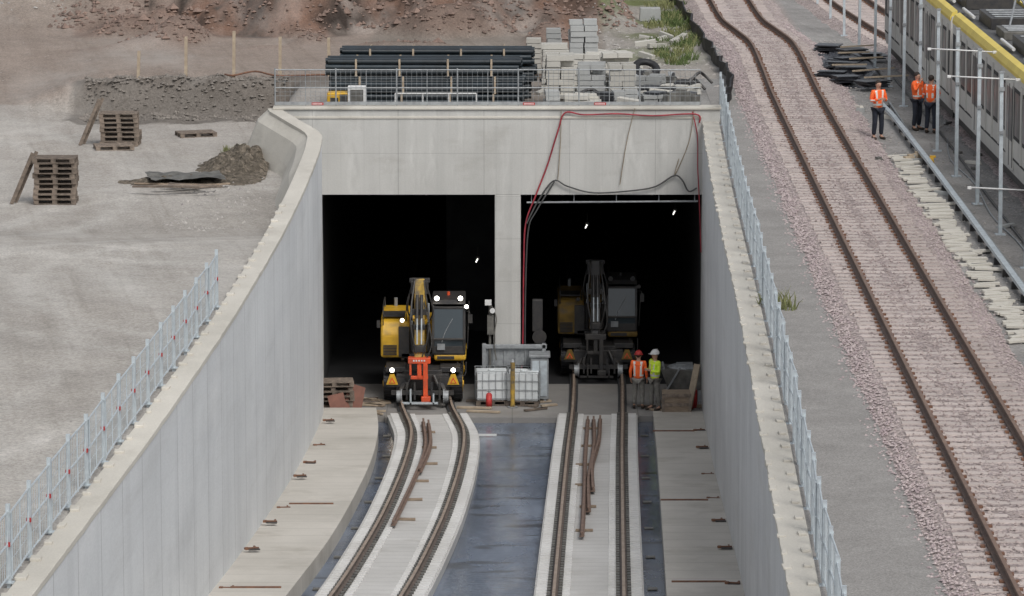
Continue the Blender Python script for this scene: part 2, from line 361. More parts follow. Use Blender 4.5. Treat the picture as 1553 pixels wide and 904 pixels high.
def TZ(x,y):
    z=0
    if x<-6:
        k=sstep(-26,-13,y)
        kx=sstep(-7.15,-7.35,x) if y>0 else 1
        edge=11.5+.9*smn(x,y,.5)
        sx=sstep(-17,-13.6,x)
        up=lerp(sstep(4,26,y),sstep(edge-.4,edge+.3,y),sx)
        z-=1.15*k*kx*(1-up)
        z-=.08*(1-k)
        z+=.04*smn(x,y,.4)+.015*smn(x,y,1.7)
        if 9<y<14 and x>-16: z+=.16*smn(x,y,1.9)*kx
    y0=27.0+1.8*smn(x,0,.22)+1.1*smn(x,9,.7)
    mx=sstep(-17.5,-12.5,x)*(1-sstep(2.6,5.2,x+ .08*(y-28)))
    h=7.5*sstep(0,13,y-y0)+.6*sstep(0,1.2,y-y0)
    if h>0:
        h*=mx
        h+= (mx*min(1,max(0,(y-y0)/2)))*(.7*smn(x,y,.55)+.5*abs(smn(x+5,y,1.3))+.28*smn(x,y+4,3.0))
        z+=h
    # low heaps in front of the mound
    if 20<y<29 and -16<x<3:
        z+=max(0,smn(x,y*1.0,.33)-.12)*2.6*sstep(21,24,y)*sstep(-16,-13,x)*(1-sstep(0,3,x))
    dx=(x+17.5)/4.2; dy=(y-33)/4.5; r=dx*dx+dy*dy
    z+=1.9*math.exp(-r*1.3)*(1+.25*smn(x,y,1.2))
    if 6.3>x>3.2 and y>10: z+=.12*smn(x,y,.9)+.1*smn(x,y,2.3)
    if x>10.4: z+=.02*smn(x,y,1.4)+.015*smn(x,y,3.1)
    if y>60: z+=3*sstep(60,140,y)
    return z
ARCS=[(-30,-24,15.5,.26),(-30,-24,17.4,.26),(-34,-40,24.6,.3),(-34,-40,26.6,.3),(-4,-16,10.2,.26),(-4,-16,12.1,.26),(-2,-30,9.5,.24),(-2,-30,11.3,.24),(-26,14,12.5,.3),(-26,14,14.4,.3),(-40,-8,27,.35),(-40,-8,29,.35)]
def TCOL(x,y):
    n=smn(x,y,.35)*.5+.5; n2=smn(x+40,y,.12)*.5+.5
    def mixc(a,b,t): return tuple(lerp(a[i],b[i],max(0,min(1,t))) for i in range(3))
    if x<-5:
        c=mixc((.44,.42,.39),(.35,.328,.30),n2*1.1)
        c=mixc(c,(.28,.245,.22),sstep(-4,22,y)*.85*(.4+.6*n))
        if x<-12: c=mixc(c,(.31,.28,.25),.7*sstep(-24,0,y)*n2)
        if y<10:
            t=0
            for (ax,ay,ar,aw) in ARCS:
                d=math.hypot(x-ax,(y-ay))-ar
                if abs(d)<1.2: t=max(t,math.exp(-(d/aw)**2)*(.55+.45*smn(x,y,.25)))
            c=mixc(c,(.56,.545,.515),t*.55)
        if y>11.5: c=mixc(c,(.27,.215,.18),.7)
        if y>9.2 and y<12.6 and x>-14.5: c=mixc(c,(.15,.135,.12),.9)
    elif x<5.9:
        c=mixc((.27,.24,.21),(.21,.18,.155),n)
    elif x<7.9:
        c=mixc((.30,.295,.285),(.245,.24,.235),n)
    elif x<10.5: c=(.34,.30,.285)
    else:
        c=mixc((.24,.235,.228),(.33,.32,.31),n+.6*smn(x,y,1.1))
    y0=26.5+1.8*smn(x,0,.22)+1.1*smn(x,9,.7)
    mx=sstep(-17.5,-12.5,x)*(1-sstep(2.6,5.2,x+.08*(y-28)))
    if 20<y<30 and x<3 and x>-16:
        c=mixc(c,(.19,.135,.11),min(1,max(0,smn(x,y,.33)-.08)*5)*sstep(20.5,23,y)*.8)
    if y>y0-1:
        s=mixc((.22,.135,.10),(.10,.07,.056),smn(x,y,.9)*.7+.5)
        s=mixc(s,(.33,.285,.255),max(0,smn(x+9,y,.5)-.05)*2.2)
        s=mixc(s,(.045,.035,.03),max(0,smn(x,y+7,1.7))*2.0)
        c=mixc(c,s,mx*sstep(-1,.6,y-y0))
    dx=(x+17.5)/4.2; dy=(y-33)/4.5; r=dx*dx+dy*dy
    c=mixc(c,(.31,.27,.235),math.exp(-r*1.2)*1.2*(1-.8*mx))
    if x<-13 and y>37: c=mixc(c,(.07,.09,.035),sstep(37,39,y)*(1-mx))
    if 3.2<x<6.9 and y>12: c=mixc((.31,.29,.265),(.14,.16,.07),sstep(.5,.75,n)*sstep(14,22,y))
    return c
def patch(mb,cols,ys,xf):
    vs=[];fs=[]
    nx=len(cols)
    for y in ys:
        for c in cols:
            x=xf(c,y); vs.append((x,y,TZ(x,y)))
    for j in range(len(ys)-1):
        for i in range(nx-1):
            fs.append((j*nx+i,j*nx+i+1,(j+1)*nx+i+1,(j+1)*nx+i))
    mb.add(vs,fs)
g=MB()
YB=.62
ysN=[-300,-200,-120]+rng(-80,YB,.36)
offs=[0]+rng(.05,16,.26)+[18,22,30,45,80,150,300]
patch(g,[-o for o in offs][::-1],ysN,lambda c,y:(LW(max(y,-80))-.40)+c)
patch(g,offs,ysN,lambda c,y:(RW(max(y,-80))+.40)+c)
xsB=[-300,-150,-80,-45,-30]+rng(-24,16,.28)+[20,28,45,80,150,300]
ysB=rng(YB,12.9,.3)[:-1]+rng(12.9,60,.36)+[70,85,110,150,220,350]
patch(g,xsB,ysB,lambda c,y:c)
gr=g.obj('ground',m_ground,recalc=False,smooth=True)
ca=gr.data.color_attributes.new('Col','FLOAT_COLOR','POINT')
buf=[]
for v in gr.data.vertices:
    c=TCOL(v.co.x,v.co.y); buf+=[c[0],c[1],c[2],1]
ca.data.foreach_set('color',buf)
struct(gr,'gravel and soil construction yard ground')
q=MB(); vs=[];fs=[]
ypt=rng(-76,9,.9)
for y in ypt:
    xr=TC(y)-1.62+.07*smn(0,y,.7)
    if y>2: xr=lerp(xr,RW(1)+.9,sstep(2,9,y)*.5)
    vs+=[(RW(min(y,1))+.45,y,.012),((RW(min(y,1))+xr)/2,y,.022),(xr,y,.012)]
for i in range(len(ypt)-1):
    for k in range(2): fs.append((3*i+k,3*i+k+1,3*i+4+k,3*i+3+k))
q.add(vs,fs); struct(q.obj('service_path',m_path,recalc=False,smooth=True),'smooth warm grey asphalt service path')

# ------------------------------------------------------------------ trough floor
ys=rng(-75,-3,1.2)
f=MB(); vs=[];fs=[]
for y in ys: vs+= [(LW(y)-.2,y,PZ(y)-.22),(RW(y)+.2,y,PZ(y)-.22)]
for i in range(len(ys)-1): fs.append((2*i,2*i+1,2*i+3,2*i+2))
f.add(vs,fs); struct(f.obj('trough_floor',m_wet),'wet asphalt floor with painted blue sky sheen between the track slabs')
f=MB(); f.b2((-7.3,-3,-9.2),(6.3,2.2,-8.52)); f.b2((LT(-3)-1.3,-3.35,-9),(RT(-3)+1.25,-3.0,-8.5)); 
struct(f.obj('tunnel_mouth_floor',m_floorc,bevel=.02),'grey concrete floor at the tunnel mouth')
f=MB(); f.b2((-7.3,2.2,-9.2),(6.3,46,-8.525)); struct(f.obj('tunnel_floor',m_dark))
ys=rng(-75,-3.05,.9)
def walkway(inner,edge,h,label):
    w=MB(); vs=[];fs=[]
    for y in ys:
        a,b_=inner(y),edge(y); z=PZ(y); 
        vs+=[(a,y,z+h),(b_,y,z+h),(b_,y,z-.3),(a,y,z-.3)]
    for i in range(len(ys)-1):
        for k in range(4): fs.append((4*i+k,4*i+(k+1)%4,4*i+4+(k+1)%4,4*i+4+k))
    n=len(ys)-1; fs+=[(0,1,2,3),(4*n,4*n+1,4*n+2,4*n+3)]
    w.add(vs,fs); struct(w.obj('walkway',m_walk),label)
walkway(lambda y:LW(y)-.05,lambda y:pw(WEp,y),.22,'pale concrete walkway with a raised edge')
walkway(lambda y:RW(y)+.05,lambda y:pw(REp,y),.12,'pale concrete walkway beside the wall')
RAILP=[(-.075,0),(.075,0),(.075,.02),(.012,.045),(.012,.115),(.036,.125),(.036,.16),(-.036,.16),(-.036,.125),(-.012,.115),(-.012,.045),(-.075,.02)]
def slab_track(fn,wl,wr,label):
    r=root('railway_track',label,'railway track')
    s=MB(); path=[(fn(y),y,PZ(y)) for y in rng(-75,-3.02,.9)]
    s.sweep(path,[(-wl,0),(wr,0),(wr,-.35),(-wl,-.35)])
    y=-74.5
    while y<-3.3:
        x=fn(y); a=-math.atan((fn(y+.3)-fn(y-.3))/.6)
        for sd in (-1,1):
            s.box((x+sd*1.01,y,PZ(y)+.02),(.32,.20,.08),rz=a,taper=.92,mi=1)
            s.box((x+sd*.50,y,PZ(y)+.015),(.18,.20,.06),rz=a,taper=.9,mi=1)
        y+=.4
    s.obj('track_slab',[m_slab,m_rib],r)
    yy=rng(-75,44,.9)
    for sd in (-1,1):
        q=MB(); path=[(fn(y)+sd*.753,y,(PZ(y)+.01) if y<-3 else -8.49) for y in yy]
        q.sweep(path,[(-.13,0),(.13,0),(.13,.045),(-.13,.045)],mi=1)
        q.sweep([(p[0],p[1],p[2]+.045) for p in path],RAILP,mi=0)
        q.sweep([(p[0],p[1],p[2]+.206) for p in path],[(-.034,0),(.034,0),(.034,.004),(-.034,.004)],mi=2)
        y=-74.5
        while y<-3.3:
            for e in (-1,1): q.box((fn(y)+sd*.753+e*.125,y,PZ(y)+.075),(.08,.14,.05),mi=3)
            y+=.4
        q.obj('rail',[m_railin,m_rubber,m_railtop,m_gry],r)
    return r
slab_track(LT,1.24,1.2,'curved ballastless track on pale concrete slab leading into tunnel')
slab_track(RT,1.2,1.2,'straight ballastless track on pale concrete slab leading into tunnel')
# ------------------------------------------------------------------ retaining walls
yy=rng(-75,0.0,.6)
rr=random.Random(3)
r=root('retaining_wall','long curved pale concrete retaining wall of the ramp','wall')
q=MB(); q.sweep([(LW(y),y,0) for y in yy],lambda i:[(-.40,-10),(0,-10),(0,LZ(yy[i])-.12),(-.40,LZ(yy[i])-.12)]); q.obj('wall',m_wallL,r)
q=MB()
yc=rng(-75,0.3,.5)
jit=[rr.uniform(-.006,.008) for _ in yc]
q.sweep([(LW(y),y,LZ(y)) for y in yc],lambda i:[(-.43,-.12),(.02+jit[i],-.12),(.02+jit[i],.0),(-.43,.0)])
for y in rng(-73,-18,1.3):
    q.box((LW(y)-.36,y+rr.uniform(-.1,.1),LZ(y)+.02),(rr.uniform(.1,.2),rr.uniform(.15,.35),.06),rz=rr.uniform(-.1,.1))
q.obj('coping',m_coping,r,bevel=.015)
q=MB(); vs=[];fs=[]
yb=rng(-15,.5,.6)
for y in yb:
    k=.95*sstep(-15,-8.5,y); x=LW(y)-.41; 
    vs+=[(x,y,LZ(y)-.05),(x-k*.35,y,LZ(y)-.35),(x-k,y,-1.5)]
for i in range(len(yb)-1):
    for k in range(2): fs.append((3*i+k,3*i+k+1,3*i+4+k,3*i+3+k))
q.add(vs,fs); q.obj('sloping_buttress',m_coping,r,recalc=True)
r=root('retaining_wall','straight grey concrete retaining wall of the ramp','wall')
q=MB(); q.sweep([(RW(y),y,0) for y in yy],[(0,-10),(.40,-10),(.40,-.10),(0,-.10)]); q.obj('wall',m_wallR,r)
yc2=rng(-75,0,.45)
q=MB(); jit2=[rr.choice([0,0,0,0,0,-.015,.015,.02])+rr.uniform(-.005,.005) for _ in yc2]
q.sweep([(RW(y),y,0) for y in yc2],lambda i:[(-.02+jit2[i],-.09),(.5,-.09),(.5,.03),(-.02+jit2[i],.03)])
for y in rng(-73,-3,1.25):
    q.box((RW(y)+.02,y+rr.uniform(-.3,.3),.03),(rr.uniform(.08,.16),rr.uniform(.15,.4),.05),rz=rr.uniform(-.1,.1))
    q.box((RW(y)+.38,y+rr.uniform(-.1,.1),.05),(.14,.22,.05),rz=rr.uniform(-.1,.1))
q.obj('coping',m_coping,r,bevel=.012)
# ------------------------------------------------------------------ portal
r=root('tunnel_portal','twin bore rectangular concrete tunnel portal with central pillar','tunnel portal')
q=MB(); q.b2((-7.25,0,-2.22),(6.35,.6,.40)); q.obj('headwall',m_head,r)
q=MB(); q.b2((-7.3,-.06,.402),(6.4,.64,.47)); q.b2((-7.25,-.03,.12),(5.8,-.002,.20)); q.obj('coping',m_coping,r,bevel=.012)
q=MB(); q.b2((-.53,0,-9),(.27,1.4,-2.222)); q.obj('pillar',m_head,r,bevel=.03)
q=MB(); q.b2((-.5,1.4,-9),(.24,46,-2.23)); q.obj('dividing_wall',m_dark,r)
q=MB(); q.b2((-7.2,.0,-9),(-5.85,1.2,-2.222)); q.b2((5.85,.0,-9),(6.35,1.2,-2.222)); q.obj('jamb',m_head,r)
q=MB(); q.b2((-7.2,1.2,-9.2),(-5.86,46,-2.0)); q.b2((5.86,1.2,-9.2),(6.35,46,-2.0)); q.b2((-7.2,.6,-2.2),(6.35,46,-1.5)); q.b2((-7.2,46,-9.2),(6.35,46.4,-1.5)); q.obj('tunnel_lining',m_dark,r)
q=MB(); q.cyl((.45,.12,-2.48),(5.7,.12,-2.44),.03); 
for x in (.6,1.9,3.2,4.5,5.6): q.cyl((x,.12,-2.46),(x,.12,-2.2),.015,n=6)
q.obj('suspended_steel_tube',m_galvd,r)
q=MB(); q.b2((-2.2,12,-8.52),(-.52,12.2,-2.3)); q.obj('faint_lighter_panel',MAT('shaded_panel',(.06,.062,.066),(.035,.036,.038),scale=.8,rough=.95,bump=0),r)  # panel added for a faint lighter strip, tunnel shade in its colour
def hose(name,label,cat,pts,rad,mat):
    q=MB(); q.tube(pts,rad); return tag(q.obj(name,mat,smooth=True),label,cat)
hose('hose','red hose along the headwall and down the pillar','hose',[(5.72,-.07,.0),(5.6,-.08,.27),(4.3,-.08,.22),(3.2,-.08,.28),(2.2,-.08,.25),(1.62,-.08,.31),(1.4,-.1,-.25),(1.08,-.1,-1.3),(.72,-.1,-2.25),(.42,-.1,-3.1),(.36,-.08,-4.4),(.33,-.08,-6.9),(.25,-.3,-8.3)],.026,m_redhose)
hose('hose','orange red hose hanging at the portal corner','hose',[(5.5,-.07,.35),(5.66,-.07,-.4),(5.68,-.06,-1.4),(5.74,-.05,-2.5),(5.8,-.05,-4.0)],.018,m_redhose)
hose('cable','thick dark cable sagging across the headwall','cable',[(.45,-.12,-3.1),(.8,-.1,-2.4),(1.27,-.1,-1.78),(1.7,-.1,-1.95),(2.5,-.1,-2.15),(3.7,-.1,-2.08),(4.4,-.1,-1.95),(4.95,-.1,-1.62),(5.2,-.1,-1.75),(5.4,-.1,-2.1),(5.65,-.1,-2.0)],.026,m_cable)
hose('cable','thick dark cable hanging down the pillar','cable',[(1.3,-.1,-1.8),(.75,-.14,-2.7),(.5,-.12,-3.3),(.42,-.08,-5),(.40,-.08,-7)],.024,m_cable)
hose('rope','tan rope hanging down the headwall','rope',[(1.5,-.08,.4),(1.48,-.07,-.6),(1.4,-.07,-1.75)],.014,m_tan)
hose('rope','tan rope hanging down the headwall','rope',[(3.75,-.08,.45),(3.5,-.07,-.6),(3.3,-.07,-1.9)],.014,m_tan)
hose('rope','tan rope hanging in a loop from the headwall','rope',[(5.55,-.08,.4),(5.4,-.07,-.6),(4.98,-.07,-1.6),(5.1,-.07,-1.1)],.014,m_tan)
# ------------------------------------------------------------------ fences
def fence_panel(L,label,group,h=1.2,clip=False):
    r=root('fence_panel',label,'fence',group=group)
    q=MB(); q.b2((-.035,-.035,-.1),(.035,.035,h+.12)); q.b2((-.08,-.08,0),(.08,.08,.02)); q.obj('post',m_galv,r)
    q=MB(); 
    for z in (.12,h*.55,h): q.cyl((.03,0,z),(L,0,z),.018,n=6)
    for x in (.12,L*.5,L-.1): q.cyl((x,0,.08),(x,0,h),.018,n=6)
    q.obj('rail',m_galv,r)
    q=MB(); x=.24
    while x<L-.12: q.b2((x-.004,-.004,.12),(x+.004,.004,h)); x+=.17
    for z in (.4,.9): q.b2((.1,-.003,z-.004),(L,.003,z+.004))
    q.obj('mesh_infill',m_galv,r)
    if clip:
        q=MB(); q.b2((.05,-.04,h*.55-.035),(.11,.04,h*.55+.035)); q.obj('clamp',m_red,r)
    return r
def place_fence(fn,off,y0,y1,zf,label,group,h,clip):
    y=y0; f=None
    L=2.0
    while y>y1:
        y2=y-L*.985
        p0=Vector((fn(y)+off,y)); p1=Vector((fn(y2)+off,y2)); d=p1-p0
        if f is None: f=fence_panel(L,label,group,h,clip); o=f
        else: o=dup(f,(0,0,0))
        o.location=(p0.x,p0.y,zf+rr.uniform(-.02,.02)); o.rotation_euler=(0,rr.uniform(-.012,.012),math.atan2(d.y,d.x)+rr.uniform(-.025,.025))
        y=y2
place_fence(LW,-.50,-34,-74,-.02,'galvanised steel safety fence panel with red clamp on wall edge','fence panels along the curved wall',1.2,True)
place_fence(RW,.58,1.2,-74,.0,'pale blue grey galvanised fence panel beside the ramp wall','fence panels along the straight wall',1.3,False)
def rail_panel():
    r=root('railing_panel','tubular galvanised railing panel on the portal headwall','railing',group='railing panels above the tunnel portal')
    q=MB(); q.cyl((0,0,0),(0,0,1.15),.024,n=8); q.obj('post',m_galvd,r)
    q=MB(); q.cyl((.93,0,0),(.93,0,1.1),.014,n=6)
    for z in (.55,1.1): q.cyl((0,0,z),(1.86,0,z),.02,n=6)
    for z in (.3,.42,.75,.9): q.cyl((0,0,z),(1.86,0,z),.005,n=4)
    x=.15
    while x<1.86: q.cyl((x,0,.1),(x,0,1.1),.005,n=4); x+=.155
    q.obj('rail',m_galvd,r)
    q=MB(); q.b2((0,-.03,.02),(1.86,-.01,.12)); q.obj('toe_board',m_galvd,r)
    return r
f0=None
for i in range(7):
    loc=(-7.25+1.86*i,.45,.47)
    if f0 is None: f0=rail_panel(); f0.location=loc
    else: dup(f0,loc)
for x in (-5.95,.52,2.7):
    r=root('banner_strip','small red banner strip with white lettering on the railing','banner',(x,.40,.52),group='red banner strips on the railing')
    q=MB(); q.b2((-.18,-.012,-.03),(.18,0,.05)); q.obj('strip',m_red,r)
    q=MB(); 
    for k in range(8): q.b2((-.15+k*.038,-.018,-.01),(-.128+k*.038,-.0125,.03))
    q.obj('lettering',m_white,r)
# ------------------------------------------------------------------ surface railway track
yy=rng(-75,95,.8)
q=MB()
def bprof(i):
    y=yy[i]; a=.06*smn(0,y,.8); b=.06*smn(7,y,.8)
    return [(-1.88+a*2,-.02),(-1.6+a,.05),(-1.38,.135),(-.5,.13),(.5,.13),(1.38,.135),(1.65+b,.05),(1.95+b*2,-.02)]
q.sweep([(TC(y),y,0) for y in yy],bprof,closed=False)
struct(q.obj('ballast_bed',m_ballast,smooth=True),'pinkish crushed stone ballast bed')
s=MB()
s.sweep([(0,-1.3,0),(0,-.5,0),(0,0,0),(0,.5,0),(0,1.3,0)],lambda i:[(-.15,0),(.15,0),(.115,[.2,.19,.17,.19,.2][i]),(-.115,[.2,.19,.17,.19,.2][i])])
for sd in (-1,1):
    for e in (-1,1): s.box((0,sd*.753+e*.12,.215),(.12,.08,.04),mi=1)
sl=s.obj('railway_sleeper',[m_sleeper,m_rust],bevel=0)
tag(sl,'pinkish beige concrete sleeper bedded in ballast','sleeper','sleepers of the surface track')
y=-70; first=True
while y<44:
    o=sl if first else sl.copy()
    if not first: COL.objects.link(o)
    first=False
    o.location=(TC(y)+rr.uniform(-.03,.03),y+rr.uniform(-.02,.02),-.042+rr.uniform(-.008,.005)); o.rotation_euler=(0,0,math.pi/2-math.atan((TC(y+.5)-TC(y-.5)))+rr.uniform(-.012,.012))
    y+=.52
for sd in (-1,1):
    q=MB(); q.sweep([(TC(y)+sd*.753,y,.18) for y in yy],RAILP,mi=0)
    q.sweep([(TC(y)+sd*.753,y,.18+.161) for y in yy],[(-.034,0),(.034,0),(.034,.003),(-.034,.003)],mi=1)
    tag(q.obj('rail',[m_rail,m_railtopo]),'long rusty brown steel rail on concrete sleepers','rail','rails of the surface track')
def TC2(y): return pw([(-75,15.9),(-20,15.3),(10,15.0),(18,14.75),(26,13.9),(38,13.1),(60,12.5),(95,11.6)],y)
q=MB(); q.sweep([(TC2(y),y,0) for y in yy],bprof,closed=False); struct(q.obj('ballast_bed',m_ballast,smooth=True))
y=13; 
while y<44:
    o=sl.copy(); COL.objects.link(o); o['group']='sleepers of the far track'
    o.location=(TC2(y),y,-.035); o.rotation_euler=(0,0,math.pi/2-math.atan((TC2(y+.5)-TC2(y-.5)))); y+=.6
for sd in (-1,1):
    q=MB(); q.sweep([(TC2(y)+sd*.753,y,.185) for y in yy],RAILP)
    tag(q.obj('rail',[m_rail]),'rusty steel rail of the track under the train','rail','rails of the far track')
def rocks(name,pts,mat,label,cat):
    q=MB()
    for (x,y,z,r) in pts:
        a=rr.uniform(0,6.28); c,s_=math.cos(a),math.sin(a)
        dd=[(1,0,0),(0,1,0),(-1,0,0),(0,-1,0),(0,0,1),(0,0,-.6)]
        vs=[]
        for d in dd:
            k=r*rr.uniform(.7,1.25); vs.append((x+(d[0]*c-d[1]*s_)*k,y+(d[0]*s_+d[1]*c)*k,z+d[2]*k*.75))
        q.add(vs,[(0,1,4),(1,2,4),(2,3,4),(3,0,4),(1,0,5),(2,1,5),(3,2,5),(0,3,5)])
    return stuff(q.obj(name,mat,recalc=False),label,cat)
pts=[]
for i in range(9000):
    y=rr.uniform(-68,30); sd=rr.choice([-1,-1,1]); x=TC(y)+sd*abs(rr.gauss(1.62,.15))
    u=abs(x-TC(y)); z=.13 if u<1.38 else max(.01,.13*(1.88-u)/.5)
    pts.append((x,y,z+.01,rr.uniform(.02,.045)))
rocks('loose_ballast',pts,m_rockp,'loose purple grey ballast stones on the track shoulders','gravel')
pts=[]
for i in range(11000):
    y=rr.uniform(-68,30); x=TC(y)+rr.uniform(-1.35,1.35)
    pts.append((x,y,.145+(.02 if rr.random()<.3 else 0),rr.uniform(.018,.04)))
rocks('loose_ballast',pts,m_rock,'pinkish ballast stones between the sleepers','gravel')
pts=[]
for i in range(2500):
    y=rr.uniform(-45,25); x=rr.choice([rr.uniform(10.7,13.6),rr.gauss(11.3,.35),rr.gauss(13.2,.3)])
    pts.append((x,y,.01,rr.uniform(.015,.05)))
rocks('scattered_stones',pts,m_greyrock,'scattered grey stones between the track and the train','gravel')
pts=[]
for i in range(6500):
    x=rr.uniform(-17,5); y=rr.uniform(22,37); z=TZ(x,y)
    if z>.12: pts.append((x,y,z,rr.uniform(.03,.13)*(2.0 if rr.random()<.06 else 1)))
rocks('soil_clods',pts,m_soilrock,'lumps of red brown soil on the mound','soil')
pts=[]
for i in range(1600):
    x=rr.uniform(-14.2,-7.4); y=rr.uniform(9.6,12.5); pts.append((x,y,TZ(x,y),rr.uniform(.02,.10)))
rocks('bank_stones',pts,m_bankrock,'dark stones on the excavated bank','gravel')
pts=[]
for i in range(1300):
    k=rr.random()
    if k<.35: x=rr.uniform(-22,-13.5); y=rr.uniform(29,36)
    elif k<.8: x=rr.uniform(2.5,6.8); y=rr.uniform(9,34)
    else: x=rr.uniform(-9.6,-7.2); y=rr.uniform(-16,1)
    pts.append((x,y,TZ(x,y),rr.uniform(.02,.08)))
for i in range(700):
    x=rr.uniform(-20,-7.5); y=rr.uniform(-50,26); x=min(x,LW(min(y,0))-.6)
    pts.append((x,y,TZ(x,y),rr.uniform(.01,.03)))
rocks('scattered_stones',pts,m_greyrock,'scattered grey stones on the yard','gravel')
q=MB(); vs=[];fs=[]; n=60
for j in range(n+1):
    for i in range(n+1):
        x=-11.6+4.3*i/n; y=-8.5+11*j/n
        r2=((x+8.2)/.95)**2+((y+1.6)/2.6)**2
        h=.55*math.exp(-r2*1.1)+.24*math.exp(-(((x+9.9)/1.5)**2+((y+5.0)/1.0)**2)*1.1)
        h*= (1+.5*smn(x,y,1.5)+.55*smn(x,y,4.0)+.35*smn(x,y,8))
        vs.append((x,y,TZ(x,y)-.07+h))
for j in range(n):
    for i in range(n): fs.append((j*(n+1)+i,j*(n+1)+i+1,(j+1)*(n+1)+i+1,(j+1)*(n+1)+i))
q.add(vs,fs); m_heap=GRAV('heap_soil',((.20,.17,.135),(.11,.095,.075)),vs=9,bump=1,bd=.1)
stuff(q.obj('soil_heap',m_heap,smooth=True,recalc=False),'low dark brown earth bank against the sloping concrete wall','soil heap')
q=MB(); vs=[];fs=[]; n=16
for j in range(n+1):
    for i in range(n+1):
        x=-1.1+2.2*i/n; y=-.8+1.6*j/n; vs.append((x,y,.12*abs(smn(x+3,y,1.6))+.05*smn(x,y,4)+.03))
for j in range(n):
    for i in range(n): fs.append((j*(n+1)+i,j*(n+1)+i+1,(j+1)*(n+1)+i+1,(j+1)*(n+1)+i))
q.add(vs,fs); tag(q.obj('tarpaulin',m_gry,loc=(-9.6,-5.2,TZ(-9.6,-5.2)+.16),rot=(0,0,.2),recalc=False,smooth=True),'crumpled dark tarpaulin lying on the earth bank','tarpaulin')
# ------------------------------------------------------------------ train
r=root('train','parked silver grey passenger train with yellow roof edges','train',(15.36,-62,0),rz=.0145)
W=1.32
q=MB(); prof=[(-1.26,.6),(1.26,.6),(W,1.0),(W,3.28),(1.28,3.42),(-1.28,3.42),(-W,3.28),(-W,1.0)]
nc=4
for c in range(nc): q.prism(prof,c*20+.25,c*20+19.75)
q.obj('body',m_trainw,r)
q=MB()
for c in range(nc):
    for sd in (-1,1):
        q.prism([(sd*(W+.012),3.28),(sd*(W+.02),3.38),(sd*1.27,3.54),(sd*1.12,3.60),(sd*1.12,3.44),(sd*1.25,3.42)],c*20+.3,c*20+19.7)
q.obj('roof_edge_band',m_trainy,r)
q=MB()
for c in range(nc): q.b2((-1.11,c*20+.3,3.42),(1.11,c*20+19.7,3.5)); q.b2((-.95,c*20-.25,.8),(.95,c*20+.25,3.2))
q.obj('roof',m_trainroof,r)
q=MB()
for c in range(nc):
    q.b2((-1.15,c*20+.8,.3),(1.15,c*20+19.2,.6))
    for yb in (3,4.9,15,16.9):
        q.cyl((-.8,c*20+yb,.62),(-.68,c*20+yb,.62),.3); q.cyl((.68,c*20+yb,.62),(.8,c*20+yb,.62),.3)
q.obj('bogie',m_blk,r)
q=MB()
for c in range(nc):
    q.b2((-W-.006,c*20+.4,1.6),(-W+.01,c*20+19.6,2.98)); q.b2((-W-.008,c*20+.4,1.02),(-W+.01,c*20+19.6,1.08))
q.obj('window_band',m_frame,r)
wm=MB(); wm.b2((-W-.02,0,1.72),(-W+.02,1.22,2.88)); wn0=None
pm_=MB(); pm_.b2((-W-.045,-.10,1.1),(-W+.01,.10,3.15)); pl0=None
dm=MB(); dm.b2((-W-.03,0,.75),(-W+.02,1.36,3.1)); dm.b2((-W-.04,.12,1.5),(-W-.0305,.62,2.9),mi=1); dm.b2((-W-.04,.74,1.5),(-W-.0305,1.24,2.9),mi=1); dm.b2((-W-.042,.66,.8),(-W-.0305,.70,3.0),mi=2); dm.b2((-W-.042,.0,.8),(-W-.0305,.04,3.0),mi=2)
d0=None
for c in range(nc):
    for k in range(12):
        yk=c*20+1.0+k*1.52
        if k in (3,8):
            if d0 is None: d0=dm.obj('door',[m_trainw,m_twin,m_frame],r); o=d0
            else: o=d0.copy(); COL.objects.link(o)
        else:
            if wn0 is None: wn0=wm.obj('window',m_twin,r); o=wn0
            else: o=wn0.copy(); COL.objects.link(o)
            if pl0 is None: pl0=pm_.obj('window_pillar',m_trainw,r); p_=pl0
            else: p_=pl0.copy(); COL.objects.link(p_)
            p_.parent=r; p_.location=(0,yk-.15,0)
        o.parent=r; o.location=(0,yk,0)
for c in range(1,nc):
    for k,(y0,l,h) in enumerate([(1.5,2.6,.32),(5,1.4,.2),(7.5,3.2,.36),(12.5,1.8,.25),(15.5,2.8,.34)]):
        q=MB(); q.b2((-.72,c*20+y0,3.5),(.72,c*20+y0+l,3.5+h))
        for j in range(4): q.b2((-.6,c*20+y0+.15+j*l/4.3,3.5+h),(.6,c*20+y0+.3+j*l/4.3,3.54+h),mi=1)
        q.obj('roof_equipment',[m_gry if k%2 else m_blk,m_galvd],r,bevel=.03)
for (y0) in (53.5,66):
    q=MB()
    q.cyl((-.5,y0,3.5),(-.1,y0+1.4,4.4),.03); q.cyl((.5,y0,3.5),(.1,y0+1.4,4.4),.03); q.cyl((0,y0+1.4,4.4),(0,y0-.1,4.95),.03); q.cyl((-.8,y0-.1,4.95),(.8,y0-.1,4.95),.035)
    q.obj('pantograph',m_galvd,r)
for y0 in (44,49,58,63,72,76):
    q=MB(); q.cyl((-.9,y0,3.62),(-.9,y0+2.6,3.62),.05); q.obj('roof_pipe',m_white,r)
